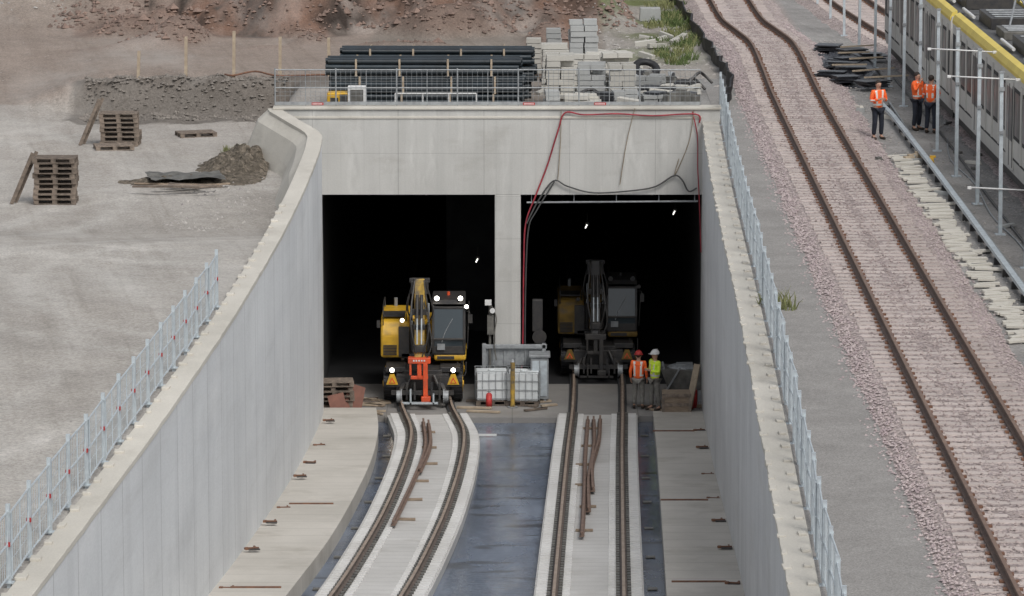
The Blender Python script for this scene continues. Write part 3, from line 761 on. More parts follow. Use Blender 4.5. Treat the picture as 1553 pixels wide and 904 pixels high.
# ------------------------------------------------------------------ posts
def post():
    r=root('steel_post','slender galvanised steel post beside the cable duct','post',group='steel posts beside the train track')
    q=MB(); q.b2((-.045,-.045,0),(.045,.045,4.1)); q.b2((-.13,-.13,0),(.13,.13,.03)); q.obj('shaft',m_galv,r)
    q=MB(); q.box((0,-.06,3.7),(.14,.05,.10)); q.box((0,-.06,2.6),(.12,.05,.08)); q.box((0,0,4.12),(.13,.13,.04)); q.obj('bracket',m_galvd,r)
    return r
p0=post(); p0.location=(12.30,-28.6,0)
for i in range(1,13):
    y=-28.6+5.45*i; d_=dup(p0,(12.30+.004*i+ (.02*(y-15) if y>15 else 0)*-1,y,0)); d_.rotation_euler=(rr.uniform(-.01,.01),rr.uniform(-.012,.012),rr.uniform(-.2,.2))
for (x,y,z) in ((12.30,-12.25,3.45),(12.30,-17.7,3.3),(12.30,-23.15,1.1)):
    r=root('lamp_arm','white tubular lamp arm clamped to a steel post','lamp arm',(x,y-.08,z),group='white lamp arms on the posts')
    q=MB(); q.cyl((-.8,0,.12),(1.1,0,.02),.02,n=8); q.obj('tube',m_white,r,smooth=True)
    q=MB(); q.box((1.1,0,.02),(.3,.12,.07)); q.obj('lamp_head',m_white,r,bevel=.01)
    q=MB(); q.box((-.8,0,.11),(.10,.08,.07)); q.obj('end_clamp',m_white,r,bevel=.01)
r=root('cable_duct','long pale grey cable duct raised on small feet','cable duct')
q=MB(); q.sweep([(11.72,-40,.18),(11.70,-12,.18),(11.62,0,.18),(11.52,4,.15)],[(-.07,0),(.07,0),(.07,.09),(-.07,.09)]); q.obj('duct',m_galv,r)
q=MB()
for y in rng(-39,3,1.8): q.b2((11.6,y-.05,0),(11.8,y+.05,.18))
q.obj('foot',m_blk,r)
hose('pipe','pale plastic pipe lying along the cable duct','pipe',[(11.95,-45,.05),(11.93,-20,.05),(11.87,-5,.05),(11.95,5,.05)],.035,m_galvd)
hose('pipe','black conduit on the gravel beside the posts','pipe',[(12.75,-45,.05),(12.72,-20,.05),(12.8,-5,.05),(12.7,12,.05)],.03,m_blk)
hose('cable','loose grey cable snaking on gravel beside the posts','cable',[(12.5,-30,.03),(12.6,-25,.03),(12.45,-20,.03),(12.65,-14,.03),(12.5,-9,.03),(12.9,-4,.03)],.02,m_galvd)
q=MB(); q.box((0,0,.035),(.62,.17,.06)); cs=q.obj('concrete_slab',m_coping,bevel=.006)
tag(cs,'pale flat concrete cover slab lying on gravel','concrete slab','loose cover slabs in a row'); fst=True
for i in range(100):
    y=-8.3-.31*i
    if i>4 and rr.random()<.12: continue
    o=cs if fst else cs.copy()
    if not fst: COL.objects.link(o)
    fst=False
    o.location=(11.10+rr.uniform(-.13,.13)+(.25 if i%9==4 else 0),y,.0+rr.uniform(0,.04)); o.rotation_euler=(rr.uniform(-.05,.05),rr.uniform(-.06,.06),rr.uniform(-.3,.3)+.1); o.scale=(rr.uniform(.65,1.15),rr.uniform(.8,1.35),1)
q=MB(); vs=[];fs=[]; n=46
for j in range(n+1):
    for i in range(n+1):
        x=10.25+2.1*i/n+.25*j/n; y=9+12*j/n
        e=min(i,n-i,j,n-j)/6
        ed=min(1,e)
        h=(.10+.28*max(0,smn(x,y*.55,1.7))+.18*max(0,smn(x+3,y*.7,3.6)))*ed
        if smn(x,y,.75)<-.28: h*=.1
        vs.append((x+.1*smn(x,y,2)*ed,y,h-.01))
for j in range(n):
    for i in range(n): fs.append((j*(n+1)+i,j*(n+1)+i+1,(j+1)*(n+1)+i+1,(j+1)*(n+1)+i))
q.add(vs,fs); tag(q.obj('plastic_sheeting',m_tarp,recalc=False),'crumpled black plastic sheeting heaped beside the track','plastic sheeting')
for k in range(9):
    r=MB(); a=rr.uniform(-.5,.5)
    for j in range(4): r.box((0,0,.05+j*.05),(rr.uniform(.7,1.1),rr.uniform(.5,.9),.035),rz=rr.uniform(-.3,.3),rx=rr.uniform(-.05,.05))
    tag(r.obj('rubber_mat_stack',m_tarp,loc=(10.4+rr.uniform(0,2),8.5+k*1.4,.12),rot=(0,0,a)),'loose stack of black rubber mats','rubber mat','black mats beside the track')
for k in range(6):
    q=MB(); q.beam((0,0,.25),(rr.uniform(.8,1.6),rr.uniform(-.6,.6),.32),.06,.05); tag(q.obj('timber_batten',m_woodl,loc=(10.4+rr.uniform(0,1.2),9+k*1.9,.12)),'thin pale batten lying on the black mats','batten','battens on the black mats')
q=MB()
pp=[(6.2,44),(6.4,38),(6.6,31),(6.75,25),(6.9,19),(7.0,15.5),(7.15,12.5),(7.1,9),(6.95,6),(6.7,3.6)]
pth=[]
for i in range(len(pp)-1):
    for k in range(5):
        t=k/5; pth.append((lerp(pp[i][0],pp[i+1][0],t)+.05*math.sin((i*5+k)*1.3),lerp(pp[i][1],pp[i+1][1],t),0))
q.sweep(pth,lambda i:[(-.03,-.1),(.02,-.1),(.02+.07*math.sin(i*2.1),.45+.07*math.sin(i*1.7)),(-.03+.07*math.sin(i*2.1),.45+.07*math.sin(i*1.7))])
tag(q.obj('membrane_barrier',m_membr,smooth=False),'low wavy black membrane barrier in the ground','membrane barrier')
# ------------------------------------------------------------------ pallets, pipes and blocks
def pallet_mb(q,z0=0,mi=0,w=1.2,d=.8):
    for k in range(5): q.box((0,-d/2+.06+k*(d-.12)/4,z0+.133),(w,.12,.022),mi=mi)
    for y in (-d/2+.05,0,d/2-.05):
        q.box((0,y,z0+.011),(w,.1,.022),mi=mi)
        for x in (-w/2+.07,0,w/2-.07): q.box((x,y,z0+.066),(.14,.1,.088),mi=mi)
    for x in (-w/2+.07,0,w/2-.07): q.box((x,0,z0+.116),(.14,d,.018),mi=mi)
q=MB(); pallet_mb(q); P0=q.obj('pallet',m_pallet); tag(P0,'weathered wooden pallet in a stack','pallet','stacked wooden pallets')
P0.location=(-12.95,-9.4,TZ(-12.95,-9.4))
def stack(x,y,n,rz=0,z=None,scale=1,first=0):
    z=TZ(x,y) if z is None else z
    for i in range(first,n):
        o=P0.copy(); COL.objects.link(o); o.location=(x+rr.uniform(-.05,.05),y+rr.uniform(-.04,.04),z+.147*i); o.rotation_euler=(0,0,rz+rr.uniform(-.06,.06)); o.scale=(scale,1,1)
stack(-12.95,-9.4,9,first=1)
stack(-12.3,3.6,7)
stack(-12.45,2.6,1,rz=.2)
o=P0.copy(); COL.objects.link(o); o.location=(-10.1,6,TZ(-10.1,6)); o.rotation_euler=(0,0,.3); o['label']='single wooden pallet lying flat on gravel'
stack(-5.45,-2.0,6,z=-8.5,rz=.1)
for (x,y,a) in ((-14.05,-9.6,.25),(-13.4,3.4,.25)):
    z=TZ(x,y); q=MB(); q.beam((0,0,0),(.62,.1,1.45),.07,.10); q.beam((.08,.3,0),(.70,.4,1.45),.07,.10); q.beam((.2,.05,.4),(.26,.42,.4),.05,.08); q.beam((.45,.07,1.05),(.52,.45,1.05),.05,.08); tag(q.obj('timber_ladder',m_pallet,loc=(x-.15,y,z)),'dark timber ladder leaning against a pallet stack','ladder','ladders leaning on pallets')
pr=.083; PL=6.0
def bundle(label):
    r=root('pipe_bundle',label,'pipe bundle',group='stacked bundles of black pipes')
    q=MB()
    n=10; 
    q.cyl((-PL/2,0,0),(PL/2,0,0),pr,n=n,caps=False); q.cyl((PL/2,0,0),(PL/2-.3,0,0),pr*.85,n=n,caps=False); q.cyl((-PL/2,0,0),(-PL/2+.3,0,0),pr*.85,n=n,caps=False)
    q.cyl((PL/2-.14,0,0),(PL/2,0,0),pr*1.04,pr*1.08,n=n,caps=False)
    p=q.obj('pipe',m_pipe,r,smooth=True); ft=True
    for j in range(3):
        for k in range(7):
            o=p if ft else p.copy()
            if not ft: COL.objects.link(o)
            ft=False; o.parent=r; o.location=(rr.uniform(-.08,.08),-.52+k*.172,.03+pr+j*.166+rr.uniform(-.008,.008)); o.rotation_euler=(0,rr.uniform(-.003,.003),rr.uniform(-.003,.003))
    q=MB()
    for x in (-2.1,-.75,.75,2.1):
        q.box((x,0,.02),(.07,1.2,.035)); q.box((x,-.63,.27),(.06,.03,.54)); q.box((x,.63,.27),(.06,.03,.54))
    q.obj('timber_frame',m_woodl,r)
    return r
b0=bundle('bundle of long black plastic pipes in timber frames'); b0.location=(-2.68,3.0,.06)
for j in (1,2): dup(b0,(-2.68+(.05 if j==1 else -.06),3.0,.06+j*.545))
for j in (0,1,2): dup(b0,(-2.35+(-.1,.08,.0)[j],4.5,.22+j*.545))
def blockpallet(nx,ny,nz_,bs,mat,label,loc,rz):
    r=root('block_pallet',label,'stone blocks',loc,rz,group='pallets of stone blocks')
    q=MB(); pallet_mb(q,w=nx*bs[0]+.05,d=ny*bs[1]+.05); q.obj('pallet',m_pallet,r)
    q=MB()
    for k in range(nz_):
        for i in range(nx):
            for j in range(ny):
                if k>=nz_-2 and rr.random()<.3: continue
                q.box(((i-(nx-1)/2)*bs[0]+rr.uniform(-.03,.03),(j-(ny-1)/2)*bs[1]+rr.uniform(-.03,.03),.145+bs[2]*(k+.5)),(bs[0]-.018,bs[1]-.012,bs[2]-.016),rz=rr.uniform(-.06,.06))
    q.obj('blocks',mat,r)
    return r
for (x,y,nx,ny,nz_,bs,mt,rz) in [
 (1.4,8.0,1,3,8,(.85,.3,.18),m_stone,.0),(1.5,4.2,2,3,8,(.45,.3,.19),m_stone,.03),(2.5,4.6,2,3,7,(.45,.3,.17),m_stoneg,-.05),(3.45,4.4,2,3,7,(.42,.3,.17),m_stone,.06),
 (2.35,10.5,2,3,11,(.45,.3,.18),m_stoneg,.05),(3.35,9.5,2,3,6,(.5,.3,.17),m_stone,.2),(2.35,7.6,2,3,7,(.5,.3,.17),m_stone,-.1),(4.35,6.5,2,3,4,(.5,.3,.15),m_stoneg,-.2),
 (2.2,2.4,3,2,3,(.38,.32,.15),m_stone,.0),(3.5,2.5,2,2,4,(.4,.32,.14),m_stoneg,.1),(.75,12.5,1,2,8,(.5,.4,.17),m_stone,0),(1.4,14,1,2,8,(.5,.4,.17),m_stoneg,0),(4.5,3.2,2,2,3,(.45,.35,.12),m_stoneg,.15),(5.2,5.4,2,2,3,(.4,.32,.14),m_stone,-.3),(1.25,2.2,1,2,4,(.45,.32,.15),m_stoneg,.1)]:
    blockpallet(nx,ny,nz_,bs,mt,'pallet of stacked '+('pale cream' if mt==m_stone else 'grey')+' stone blocks on gravel',(x,y,TZ(x,y)),rz)
for i in range(110):
    if i==0:
        q=MB(); q.box((0,0,.08),(.8,.16,.16)); ks=q.obj('kerb_stone',m_stone,bevel=.01); tag(ks,'loose pale kerb stone lying on rubble','kerb stone','loose kerb stones'); o=ks
    else: o=ks.copy(); COL.objects.link(o)
    x=rr.uniform(1.0,5.8); y=rr.uniform(1.3,9) 
    if i>=96: x=rr.uniform(3,6);y=rr.uniform(14,26)
    o.location=(x,y,TZ(x,y)+rr.uniform(0,.35 if i<96 else .05)); o.rotation_euler=(rr.uniform(-.1,.1),rr.uniform(-.3,.3),rr.uniform(-.9,.9)); o.scale=(rr.uniform(.4,1.2),rr.uniform(.8,1.6),rr.uniform(.6,1.3))
for i in range(36):
    x=rr.uniform(1.2,5.7) if i>16 else rr.uniform(3.8,5.8); y=rr.uniform(1.4,9.5); q=MB(); k=i%4
    if k==0: q.tube([(0,0,.1),(.4,.1,.4),(.7,.3,.3),(.9,.1,.05)],.05)
    elif k==1: q.box((0,0,.2),(.5,.4,.4),taper=.85); q.box((.05,0,.43),(.3,.25,.06))
    elif k==2: q.beam((0,0,0),(.7,.2,.5),.2,.04)
    else:
        for j in range(3): q.box((0,0,.1+j*.12),(.8-.1*j,.5,.1),rz=.2*j)
    tag(q.obj(('pipe_offcut','plastic_crate','metal_sheet','tarpaulin_pile')[k],(m_blk,m_gry,m_galvd,m_tarp)[k],loc=(x,y,TZ(x,y)+rr.uniform(0,.3)),rot=(0,0,rr.uniform(0,3))),('bent black pipe offcut on the rubble','dark grey plastic crate on the rubble','bent metal sheet on the rubble','folded black tarpaulins piled on the rubble')[k],('pipe','crate','metal sheet','tarpaulin')[k],'site clutter by the portal')
for (x,y,s_) in ((5.2,31,(.8,.6,.5)),(-1.1,17,(.4,.4,.3))):
    q=MB(); q.box((0,0,s_[2]/2),s_,taper=.95); tag(q.obj('concrete_block',m_stoneg,loc=(x,y,TZ(x,y)),bevel=.02),'grey cast concrete block on rubble','concrete block')
for i,(x,y) in enumerate(((4.0,12.5),(4.5,13.5),(4.25,11.2),(5.6,7.2),(4.9,8.2))):
    q=MB(); 
    vs=[];fs=[];n=18;m=8
    for a in range(n):
        for b_ in range(m):
            A=2*math.pi*a/n;B=2*math.pi*b_/m; rr_=.36+.13*math.cos(B); vs.append((rr_*math.cos(A),rr_*math.sin(A),.12+.11*math.sin(B)))
    for a in range(n):
        for b_ in range(m): fs.append((a*m+b_,((a+1)%n)*m+b_,((a+1)%n)*m+(b_+1)%m,a*m+(b_+1)%m))
    q.add(vs,fs); tag(q.obj('tyre',m_membr,loc=(x,y,TZ(x,y)+.1*i%.2),rot=(.5 if i%2 else .1,.2,0),smooth=True),'old black rubber tyre dumped on rubble','tyre','dumped tyres')
r=root('trestle_frame','white painted tubular frame in front of the pipes','frame',(-2.35,1.3,.02))
q=MB()
for z in (.12,.72): q.cyl((-1.25,0,z),(1.25,0,z),.025,n=8)
for x in (-1.25,-.4,.4,1.25): q.cyl((x,0,0),(x,0,.72),.022,n=8)
q.obj('tube_frame',m_white,r)
q=MB(); q.box((-1.1,0,.02),(.08,.5,.04)); q.box((1.1,0,.02),(.08,.5,.04)); q.obj('foot',m_galvd,r)
r=root('generator','small yellow and black generator by the railing','generator',(-5.35,1.5,.02))
q=MB(); q.b2((-.35,-.25,.15),(.3,.3,.75)); q.obj('housing',m_yellow,r,bevel=.04)
q=MB(); q.b2((-.25,-.27,.3),(.0,-.25,.6)); q.b2((-.3,-.2,.0),(-.2,.2,.15)); q.b2((.15,-.2,.0),(.25,.2,.15)); q.b2((.05,-.28,.2),(.28,-.251,.7)); q.obj('grille',m_blk,r)
r=root('electrical_cabinet','pale grey electrical cabinet behind the railing','cabinet',(-4.78,1.4,.02))
q=MB(); q.b2((-.28,-.18,.1),(.28,.18,.95)); q.obj('case',m_white,r,bevel=.02)
q=MB(); q.b2((-.2,-.2,.5),(.2,-.181,.85)); q.obj('panel',m_gry,r)
q=MB(); q.b2((-.25,-.15,0),(-.2,.15,.1)); q.b2((.2,-.15,0),(.25,.15,.1)); q.obj('leg',m_galvd,r)
for (x,h) in ((-12.5,.95),(-10.9,1.3),(-9.3,1.6),(-7.75,1.35),(-6.1,1.3)):
    q=MB(); q.beam((0,0,-.2),(rr.uniform(-.05,.05),0,h),.10,.10); tag(q.obj('wooden_stake',m_woodl,loc=(x,12.5,TZ(x,12.5))),'upright timber stake driven into the ground','stake','timber stakes above the bank')
hose('hose','thin orange brown hose snaking along the bank','hose',[(-9.6,12.7,.06),(-9.3,12.4,.06),(-8.6,12.9,.14),(-7.8,12.3,.06),(-6.4,12.6,.06),(-5.9,12.4,.06)],.035,m_rust)
for k in range(10):
    q=MB(); q.box((0,0,.05),(rr.uniform(.8,2.2),.14,.05),rz=0); x=-9.9+rr.uniform(-.8,.8); y=-5.8-k*.25
    tag(q.obj('timber_plank',rr.choice([m_wood,m_pallet]),loc=(x+.4,y,TZ(x,y)+.025*k),rot=(rr.uniform(-.2,.2),rr.uniform(-.05,.08),rr.uniform(-.4,.45))),'weathered plank lying on gravel by the earth heap','plank','planks by the earth heap')
def clump(x,y,n,h,sp,mat,label,z=None):
    z=TZ(x,y) if z is None else z
    q=MB()
    for i in range(n):
        a=rr.uniform(0,6.28); r_=sp*math.sqrt(rr.random()); bx,by=r_*math.cos(a),r_*math.sin(a)
        hh=h*rr.uniform(.3,1.1); lx,ly=rr.uniform(-.6,.6)*hh,rr.uniform(-.6,.6)*hh; w=.008+.008*rr.random()
        q.add([(bx-w,by,0),(bx+w,by,0),(bx+lx*.4+w,by+ly*.4,hh*.6),(bx+lx*.4-w,by+ly*.4,hh*.6),(bx+lx,by+ly,hh)],[(0,1,2,3),(3,2,4)],0)
        for _ in range(3):
            t=rr.uniform(.3,1); cx,cy,cz=bx+lx*t,by+ly*t,hh*t; s_=.025+.02*rr.random(); a2=rr.uniform(0,6.28)
            q.add([(cx,cy,cz),(cx+s_*math.cos(a2),cy+s_*math.sin(a2),cz+.01),(cx+s_*1.6*math.cos(a2+.4),cy+s_*1.6*math.sin(a2+.4),cz+.03)],[(0,1,2)],0)
    tag(q.obj('weed_clump',mat,loc=(x,y,z),recalc=False),label,'weed','weeds growing in gravel')
clump(6.1,-34.6,60,.5,.33,m_dry,'scruffy green weed growing beside the fence')
clump(5.75,-34.0,25,.3,.2,m_dry,'scruffy green weed growing beside the fence')
for i in range(40):
    x=rr.uniform(5.2,6.6); y=rr.uniform(15,38); clump(x,y,45,rr.uniform(.2,.42),rr.uniform(.25,.5),rr.choice([m_green,m_dry]),'green weeds growing on the rubble bank')
for i in range(26):
    x=rr.uniform(-24,-15); y=rr.uniform(39,46); clump(x,y,90,.6,1.0,rr.choice([m_green,m_dry]),'tall green weeds behind the gravel heap')
for i in range(8): clump(rr.uniform(-3,2),rr.uniform(34,37),50,.4,.4,m_green,'green weeds growing on the soil mound',None)
clump(-8.6,1.5,80,.3,.4,m_dry,'dry grass on the earth heap')

# ------------------------------------------------------------------ excavators
def excavator(label,loc,rz,tool=True,lit=True,scale=1):
    yel=m_yellow if lit else m_yellow_shade  # unlit copy has the tunnel shade put into its paint
    r=root('excavator',label,'excavator',loc,rz,group='road rail excavators at the tunnel mouth'); r.scale=(scale,)*3
    q=MB(); q.b2((-.62,-2.0,.55),(.62,2.0,1.05)); q.b2((-.95,-1.5,.5),(.95,-1.2,.75)); q.b2((-.95,1.2,.5),(.95,1.5,.75))
    q.b2((-.85,-2.25,.45),(.85,-2.0,.95)); q.cyl((0,0,1.05),(0,0,1.3),.62,n=20)
    for sd in (-1,1):
        q.beam((sd*.5,-2.1,.8),(sd*.74,-2.55,.35),.14,.14); q.beam((sd*.5,2.0,.8),(sd*.74,2.5,.35),.14,.14)
        q.b2((sd*.55,-1.9,.95),(sd*1.2,-.7,1.12)); q.b2((sd*.55,.7,.95),(sd*1.2,1.9,1.12))
        q.cyl((sd*.35,-2.3,.95),(sd*.55,-2.5,.5),.06)
    q.obj('undercarriage',m_blk,r,bevel=.02)
    for (sx,y) in ((-1,-1.35),(1,-1.35),(-1,1.35),(1,1.35)):
        wroot=MB(); x=sx*1.05
        wroot.cyl((x-.22,y,.5),(x+.22,y,.5),.5,n=22); wroot.cyl((x-.12,y,.5),(x+.12,y,.5),.515,n=22)
        for k in range(22):
            a=2*math.pi*k/22; wroot.box((x,y+.5*math.cos(a),.5+.5*math.sin(a)),(.42,.06,.05),rx=a+math.pi/2)
        t=wroot.obj('wheel',m_membr,r)
        rm=MB(); rm.cyl((x-.23*1,y,.5),(x+.23,y,.5),.27,n=14); rm.cyl((x-.26,y,.5),(x+.26,y,.5),.1,n=10); rm.obj('rim',yel,t)
    for (sx,y) in ((-1,-2.58),(1,-2.58),(-1,2.55),(1,2.55)):
        q=MB(); q.cyl((sx*.70,y,.30),(sx*.83,y,.30),.20,n=18); q.cyl((sx*.66,y,.30),(sx*.70,y,.30),.235,n=18); q.obj('rail_wheel',m_galvd,r)
    q=MB(); q.b2((-1.0,-2.62,.35),(1.0,-2.55,.5)); q.b2((-1.15,-2.3,.55),(-.55,-2.2,.85)); q.b2((.55,-2.3,.55),(1.15,-2.2,.85)); 
    for x in (-.5,-.25,.3,.55): q.b2((x-.03,-2.66,.2),(x+.03,-2.5,.75))
    q.obj('front_frame',m_blk,r)
    for sx in (-1,1):
        q=MB(); q.prism([(sx*.98-.19,.64),(sx*.98+.19,.64),(sx*.98+.07,.98),(sx*.98-.07,.98)],-2.36,-2.31); q.prism([(sx*.98-.11,.68),(sx*.98+.11,.68),(sx*.98,.88)],-2.375,-2.361,mi=1); q.prism([(sx*.98-.06,.70),(sx*.98+.06,.70),(sx*.98,.81)],-2.385,-2.376,mi=0)
        q.obj('warning_plate',[yel,m_orange],r)
    q=MB(); q.prismx([(-1.05,1.28),(1.9,1.28),(1.9,2.4),(1.5,2.58),(-.3,2.56),(-.85,2.44),(-1.08,2.05)],-1.38,-.46)
    q.prismx([(1.0,1.3),(2.2,1.3),(2.25,1.7),(2.1,2.25),(1.0,2.3)],-.459,1.34)
    q.b2((.34,-1.3,1.22),(1.38,.99,1.46)); q.obj('engine_housing',yel,r,bevel=.08)
    q=MB(); q.b2((-1.395,-.7,1.5),(-1.382,1.4,2.1)); q.b2((-.80,-1.10,1.32),(-.46,-1.0,2.3))
    q.b2((-.7,-1.1,1.3),(.3,1.0,1.42)); q.b2((-.46,-.9,1.42),(-.32,.9,2.1))
    for k in range(7): q.b2((-1.30,-1.095,1.38+k*.05),(-.86,-1.0,1.405+k*.05))
    q.b2((.45,-1.312,1.28),(1.0,-1.302,1.38)); q.b2((-1.32,-.7,2.57),(-.6,.2,2.61)); q.obj('grille',m_blk,r)
    q=MB(); q.tube([(-1.3,-.9,2.3),(-1.3,-.9,2.9),(-1.3,1.2,2.9),(-1.3,1.2,2.5)],.018); q.tube([(-.55,-.8,2.4),(-.55,-.8,2.9),(-.55,1.2,2.9)],.016); q.tube([(1.42,-1.2,1.6),(1.46,-1.2,2.6),(1.46,.4,2.9)],.018); q.tube([(1.1,-1.35,1.2),(1.15,-1.42,.8),(1.35,-1.42,.8),(1.38,-1.35,1.2)],.018); q.obj('handrail',m_blk,r)
    q=MB(); X0,X1=.32,1.32
    c0=[(-1.28,1.46),(-1.38,1.95),(-1.20,2.95),(-.98,3.10),(.5,3.14),(.62,2.2),(.6,1.46)]
    for x in (X0,X1): 
        for i in range(len(c0)):
            a=c0[i];b_=c0[(i+1)%len(c0)]; q.beam((x,a[0],a[1]),(x,b_[0],b_[1]),.075,.075)
        q.beam((x,-.35,1.46),(x,-.3,3.1),.07,.07)
    for a in c0: q.beam((X0,a[0],a[1]),(X1,a[0],a[1]),.07,.07)
    q.prismx([(-1.18,3.06),(-1.02,3.18),(.5,3.22),(.62,3.15),(.55,3.08)],X0-.03,X1+.03); q.b2((.4,.5,1.5),(1.25,.56,3.0)); q.b2((.5,-.2,1.5),(1.15,.4,2.1)); q.b2((.58,.25,2.0),(1.08,.4,2.65)); q.b2((X0,-1.33,1.46),(X1,-1.25,1.72)); q.obj('cab_frame',m_blk,r,bevel=.015)
    q=MB(); q.add([(X0+.02,-1.28,1.5),(X1-.02,-1.28,1.5),(X1-.02,-1.38,1.95),(X0+.02,-1.38,1.95),(X1-.02,-1.2,2.95),(X0+.02,-1.2,2.95)],[(0,1,2,3),(3,2,4,5)])
    for x in (X0-.005,X1+.005): q.add([(x,-1.28,1.5),(x,.6,1.5),(x,.5,3.1),(x,-.98,3.08),(x,-1.2,2.95),(x,-1.38,1.95)],[(0,1,2,3,4,5)])
    q.obj('cab_window',m_glass,r)
    q=MB(); q.tube([(.6,-1.41,1.85),(.72,-1.37,2.2),(.95,-1.29,2.6)],.012); q.b2((.45,-1.40,1.6),(.7,-1.37,1.8)); q.obj('wiper',m_galvd,r)
    bx=-.10
    q=MB()
    q.prismx([(-.4,1.45),(.1,1.75),(-.45,2.75),(-.95,3.45),(-1.35,3.92),(-1.65,3.8),(-1.6,3.4),(-1.15,2.95),(-.8,2.35)],bx-.19,bx+.19)
    q.b2((bx-.32,-.65,1.3),(bx+.32,.2,1.75)); q.b2((bx-.25,-.95,2.3),(bx+.25,-.7,2.5)); q.obj('boom',yel,r,bevel=.03)
    q=MB(); q.prismx([(-1.35,3.95),(-1.78,3.98),(-2.02,3.1),(-2.38,2.2),(-2.55,1.55),(-2.32,1.5),(-1.95,2.2),(-1.65,2.9),(-1.4,3.3)],bx-.16,bx+.16)
    q.b2((bx-.28,-1.85,3.5),(bx-.165,-1.4,3.93),mi=1); q.b2((bx+.165,-1.85,3.5),(bx+.28,-1.4,3.93),mi=1); q.b2((bx-.33,-1.7,3.84),(bx+.33,-1.5,3.98),mi=1); q.b2((bx-.23,-2.12,2.85),(bx+.23,-1.9,3.05),mi=1); q.b2((bx-.21,-2.58,1.72),(bx+.21,-2.3,1.95),mi=1); q.cyl((bx-.27,-1.5,3.7),(bx+.27,-1.5,3.7),.1,mi=1); q.b2((bx-.19,-2.33,2.42),(bx+.19,-2.1,2.58),mi=1); q.obj('stick',[m_boomy if lit else m_blk,m_blk],r,bevel=.02)  # unlit stick painted black for the tunnel shade
    q=MB()
    for e in (-.27,.27):
        q.cyl((bx+e,-.95,1.5),(bx+e,-1.15,2.4),.07,n=10); q.cyl((bx+e,-1.15,2.4),(bx+e,-1.3,3.1),.035,n=10,mi=1)
    for e in (-.07,.07):
        q.cyl((bx+e,-2.05,3.5),(bx+e,-2.38,2.8),.05,n=10); q.cyl((bx+e,-2.38,2.8),(bx+e,-2.62,2.0),.024,n=10,mi=1)
    q.tube([(bx-.1,-.8,2.2),(bx-.4,-1.6,3.0),(bx-.15,-1.85,4.0),(bx-.28,-2.55,2.8),(bx-.1,-2.6,1.7)],.028); q.tube([(bx+.1,-.8,2.2),(bx+.42,-1.7,2.9),(bx+.15,-1.95,3.95),(bx+.32,-2.6,2.6),(bx+.1,-2.6,1.6)],.025); q.tube([(bx+.05,-1.8,3.6),(bx+.33,-2.3,2.5),(bx+.38,-2.55,1.9),(bx+.15,-2.65,1.4)],.022)
    q.obj('hydraulic_cylinder',[m_blk,m_galv],r)
    q=MB()
    q.b2((bx-.36,-2.72,1.38),(bx+.36,-2.4,1.57)); q.b2((bx-.32,-2.7,1.0),(bx-.25,-2.5,1.40)); q.b2((bx+.12,-2.72,.3),(bx+.27,-2.5,1.40)); q.b2((bx-.07,-2.68,.9),(bx+.07,-2.5,1.40)); q.b2((bx+.06,-2.78,.15),(bx+.36,-2.5,.32))
    q.b2((bx-.28,-2.66,.86),(bx+.28,-2.52,.97))
    q.obj('attachment',m_orange if tool else m_blk,r,bevel=.02)
    q=MB(); q.b2((bx-.55,-3.0,.12),(bx+.6,-2.85,.17)); q.b2((bx-.3,-3.0,.12),(bx-.25,-2.6,.55)); q.b2((bx+.43,-3.0,.12),(bx+.48,-2.6,.4)); q.obj('coupling_bar',m_galv if tool else m_blk,r)
    if tool:
        q=MB(); 
        for k in range(5): q.b2((bx-.20+k*.085,-2.735,1.46),(bx-.15+k*.085,-2.722,1.51))
        q.obj('lettering',m_white,r)
    q=MB(); q.tube([(1.34,-1.1,2.8),(1.48,-1.38,2.85),(1.52,-1.38,2.7)],.015); q.box((1.52,-1.39,2.62),(.14,.04,.28)); q.obj('mirror',m_blk,r)
    q=MB(); q.tube([(-1.36,-.9,2.3),(-1.44,-1.1,2.5)],.015); q.box((-1.45,-1.12,2.4),(.1,.04,.24)); q.obj('mirror',m_blk,r)
    q=MB(); q.cyl((-.95,1.4,2.5),(-.95,1.4,2.85),.06,n=10); q.obj('exhaust_pipe',m_galvd,r)
    q=MB(); q.cyl((.8,-.2,3.2),(.8,-.2,3.31),.05,n=10); q.obj('beacon',m_orange if lit else m_blk,r)
    for (x,y,z,hr) in ((.44,-1.13,3.24,.075),(1.2,-1.13,3.24,.075),(-.68,-1.12,2.52,.06),(-.98,-2.4,1.12,.07),(.98,-2.4,1.12,.07),(1.40,-1.33,3.0,.06)):
        q=MB(); q.cyl((x,y,z),(x,y+.08,z),hr*1.15,.04,n=10)
        if lit: q.cyl((x,y-.012,z),(x,y-.001,z),hr,n=10,mi=1)
        q.obj('headlight',[m_galvd if lit else m_blk,m_lamp],r)
    return r
excavator('yellow road rail excavator with orange attachment and lit headlights',(-2.72,.6,-8.44),0,scale=.95)
excavator('dirty yellow road rail excavator with tunnel shade painted into its darker colours',(2.72,5.1,-8.46),0,tool=False,lit=False,scale=.92)
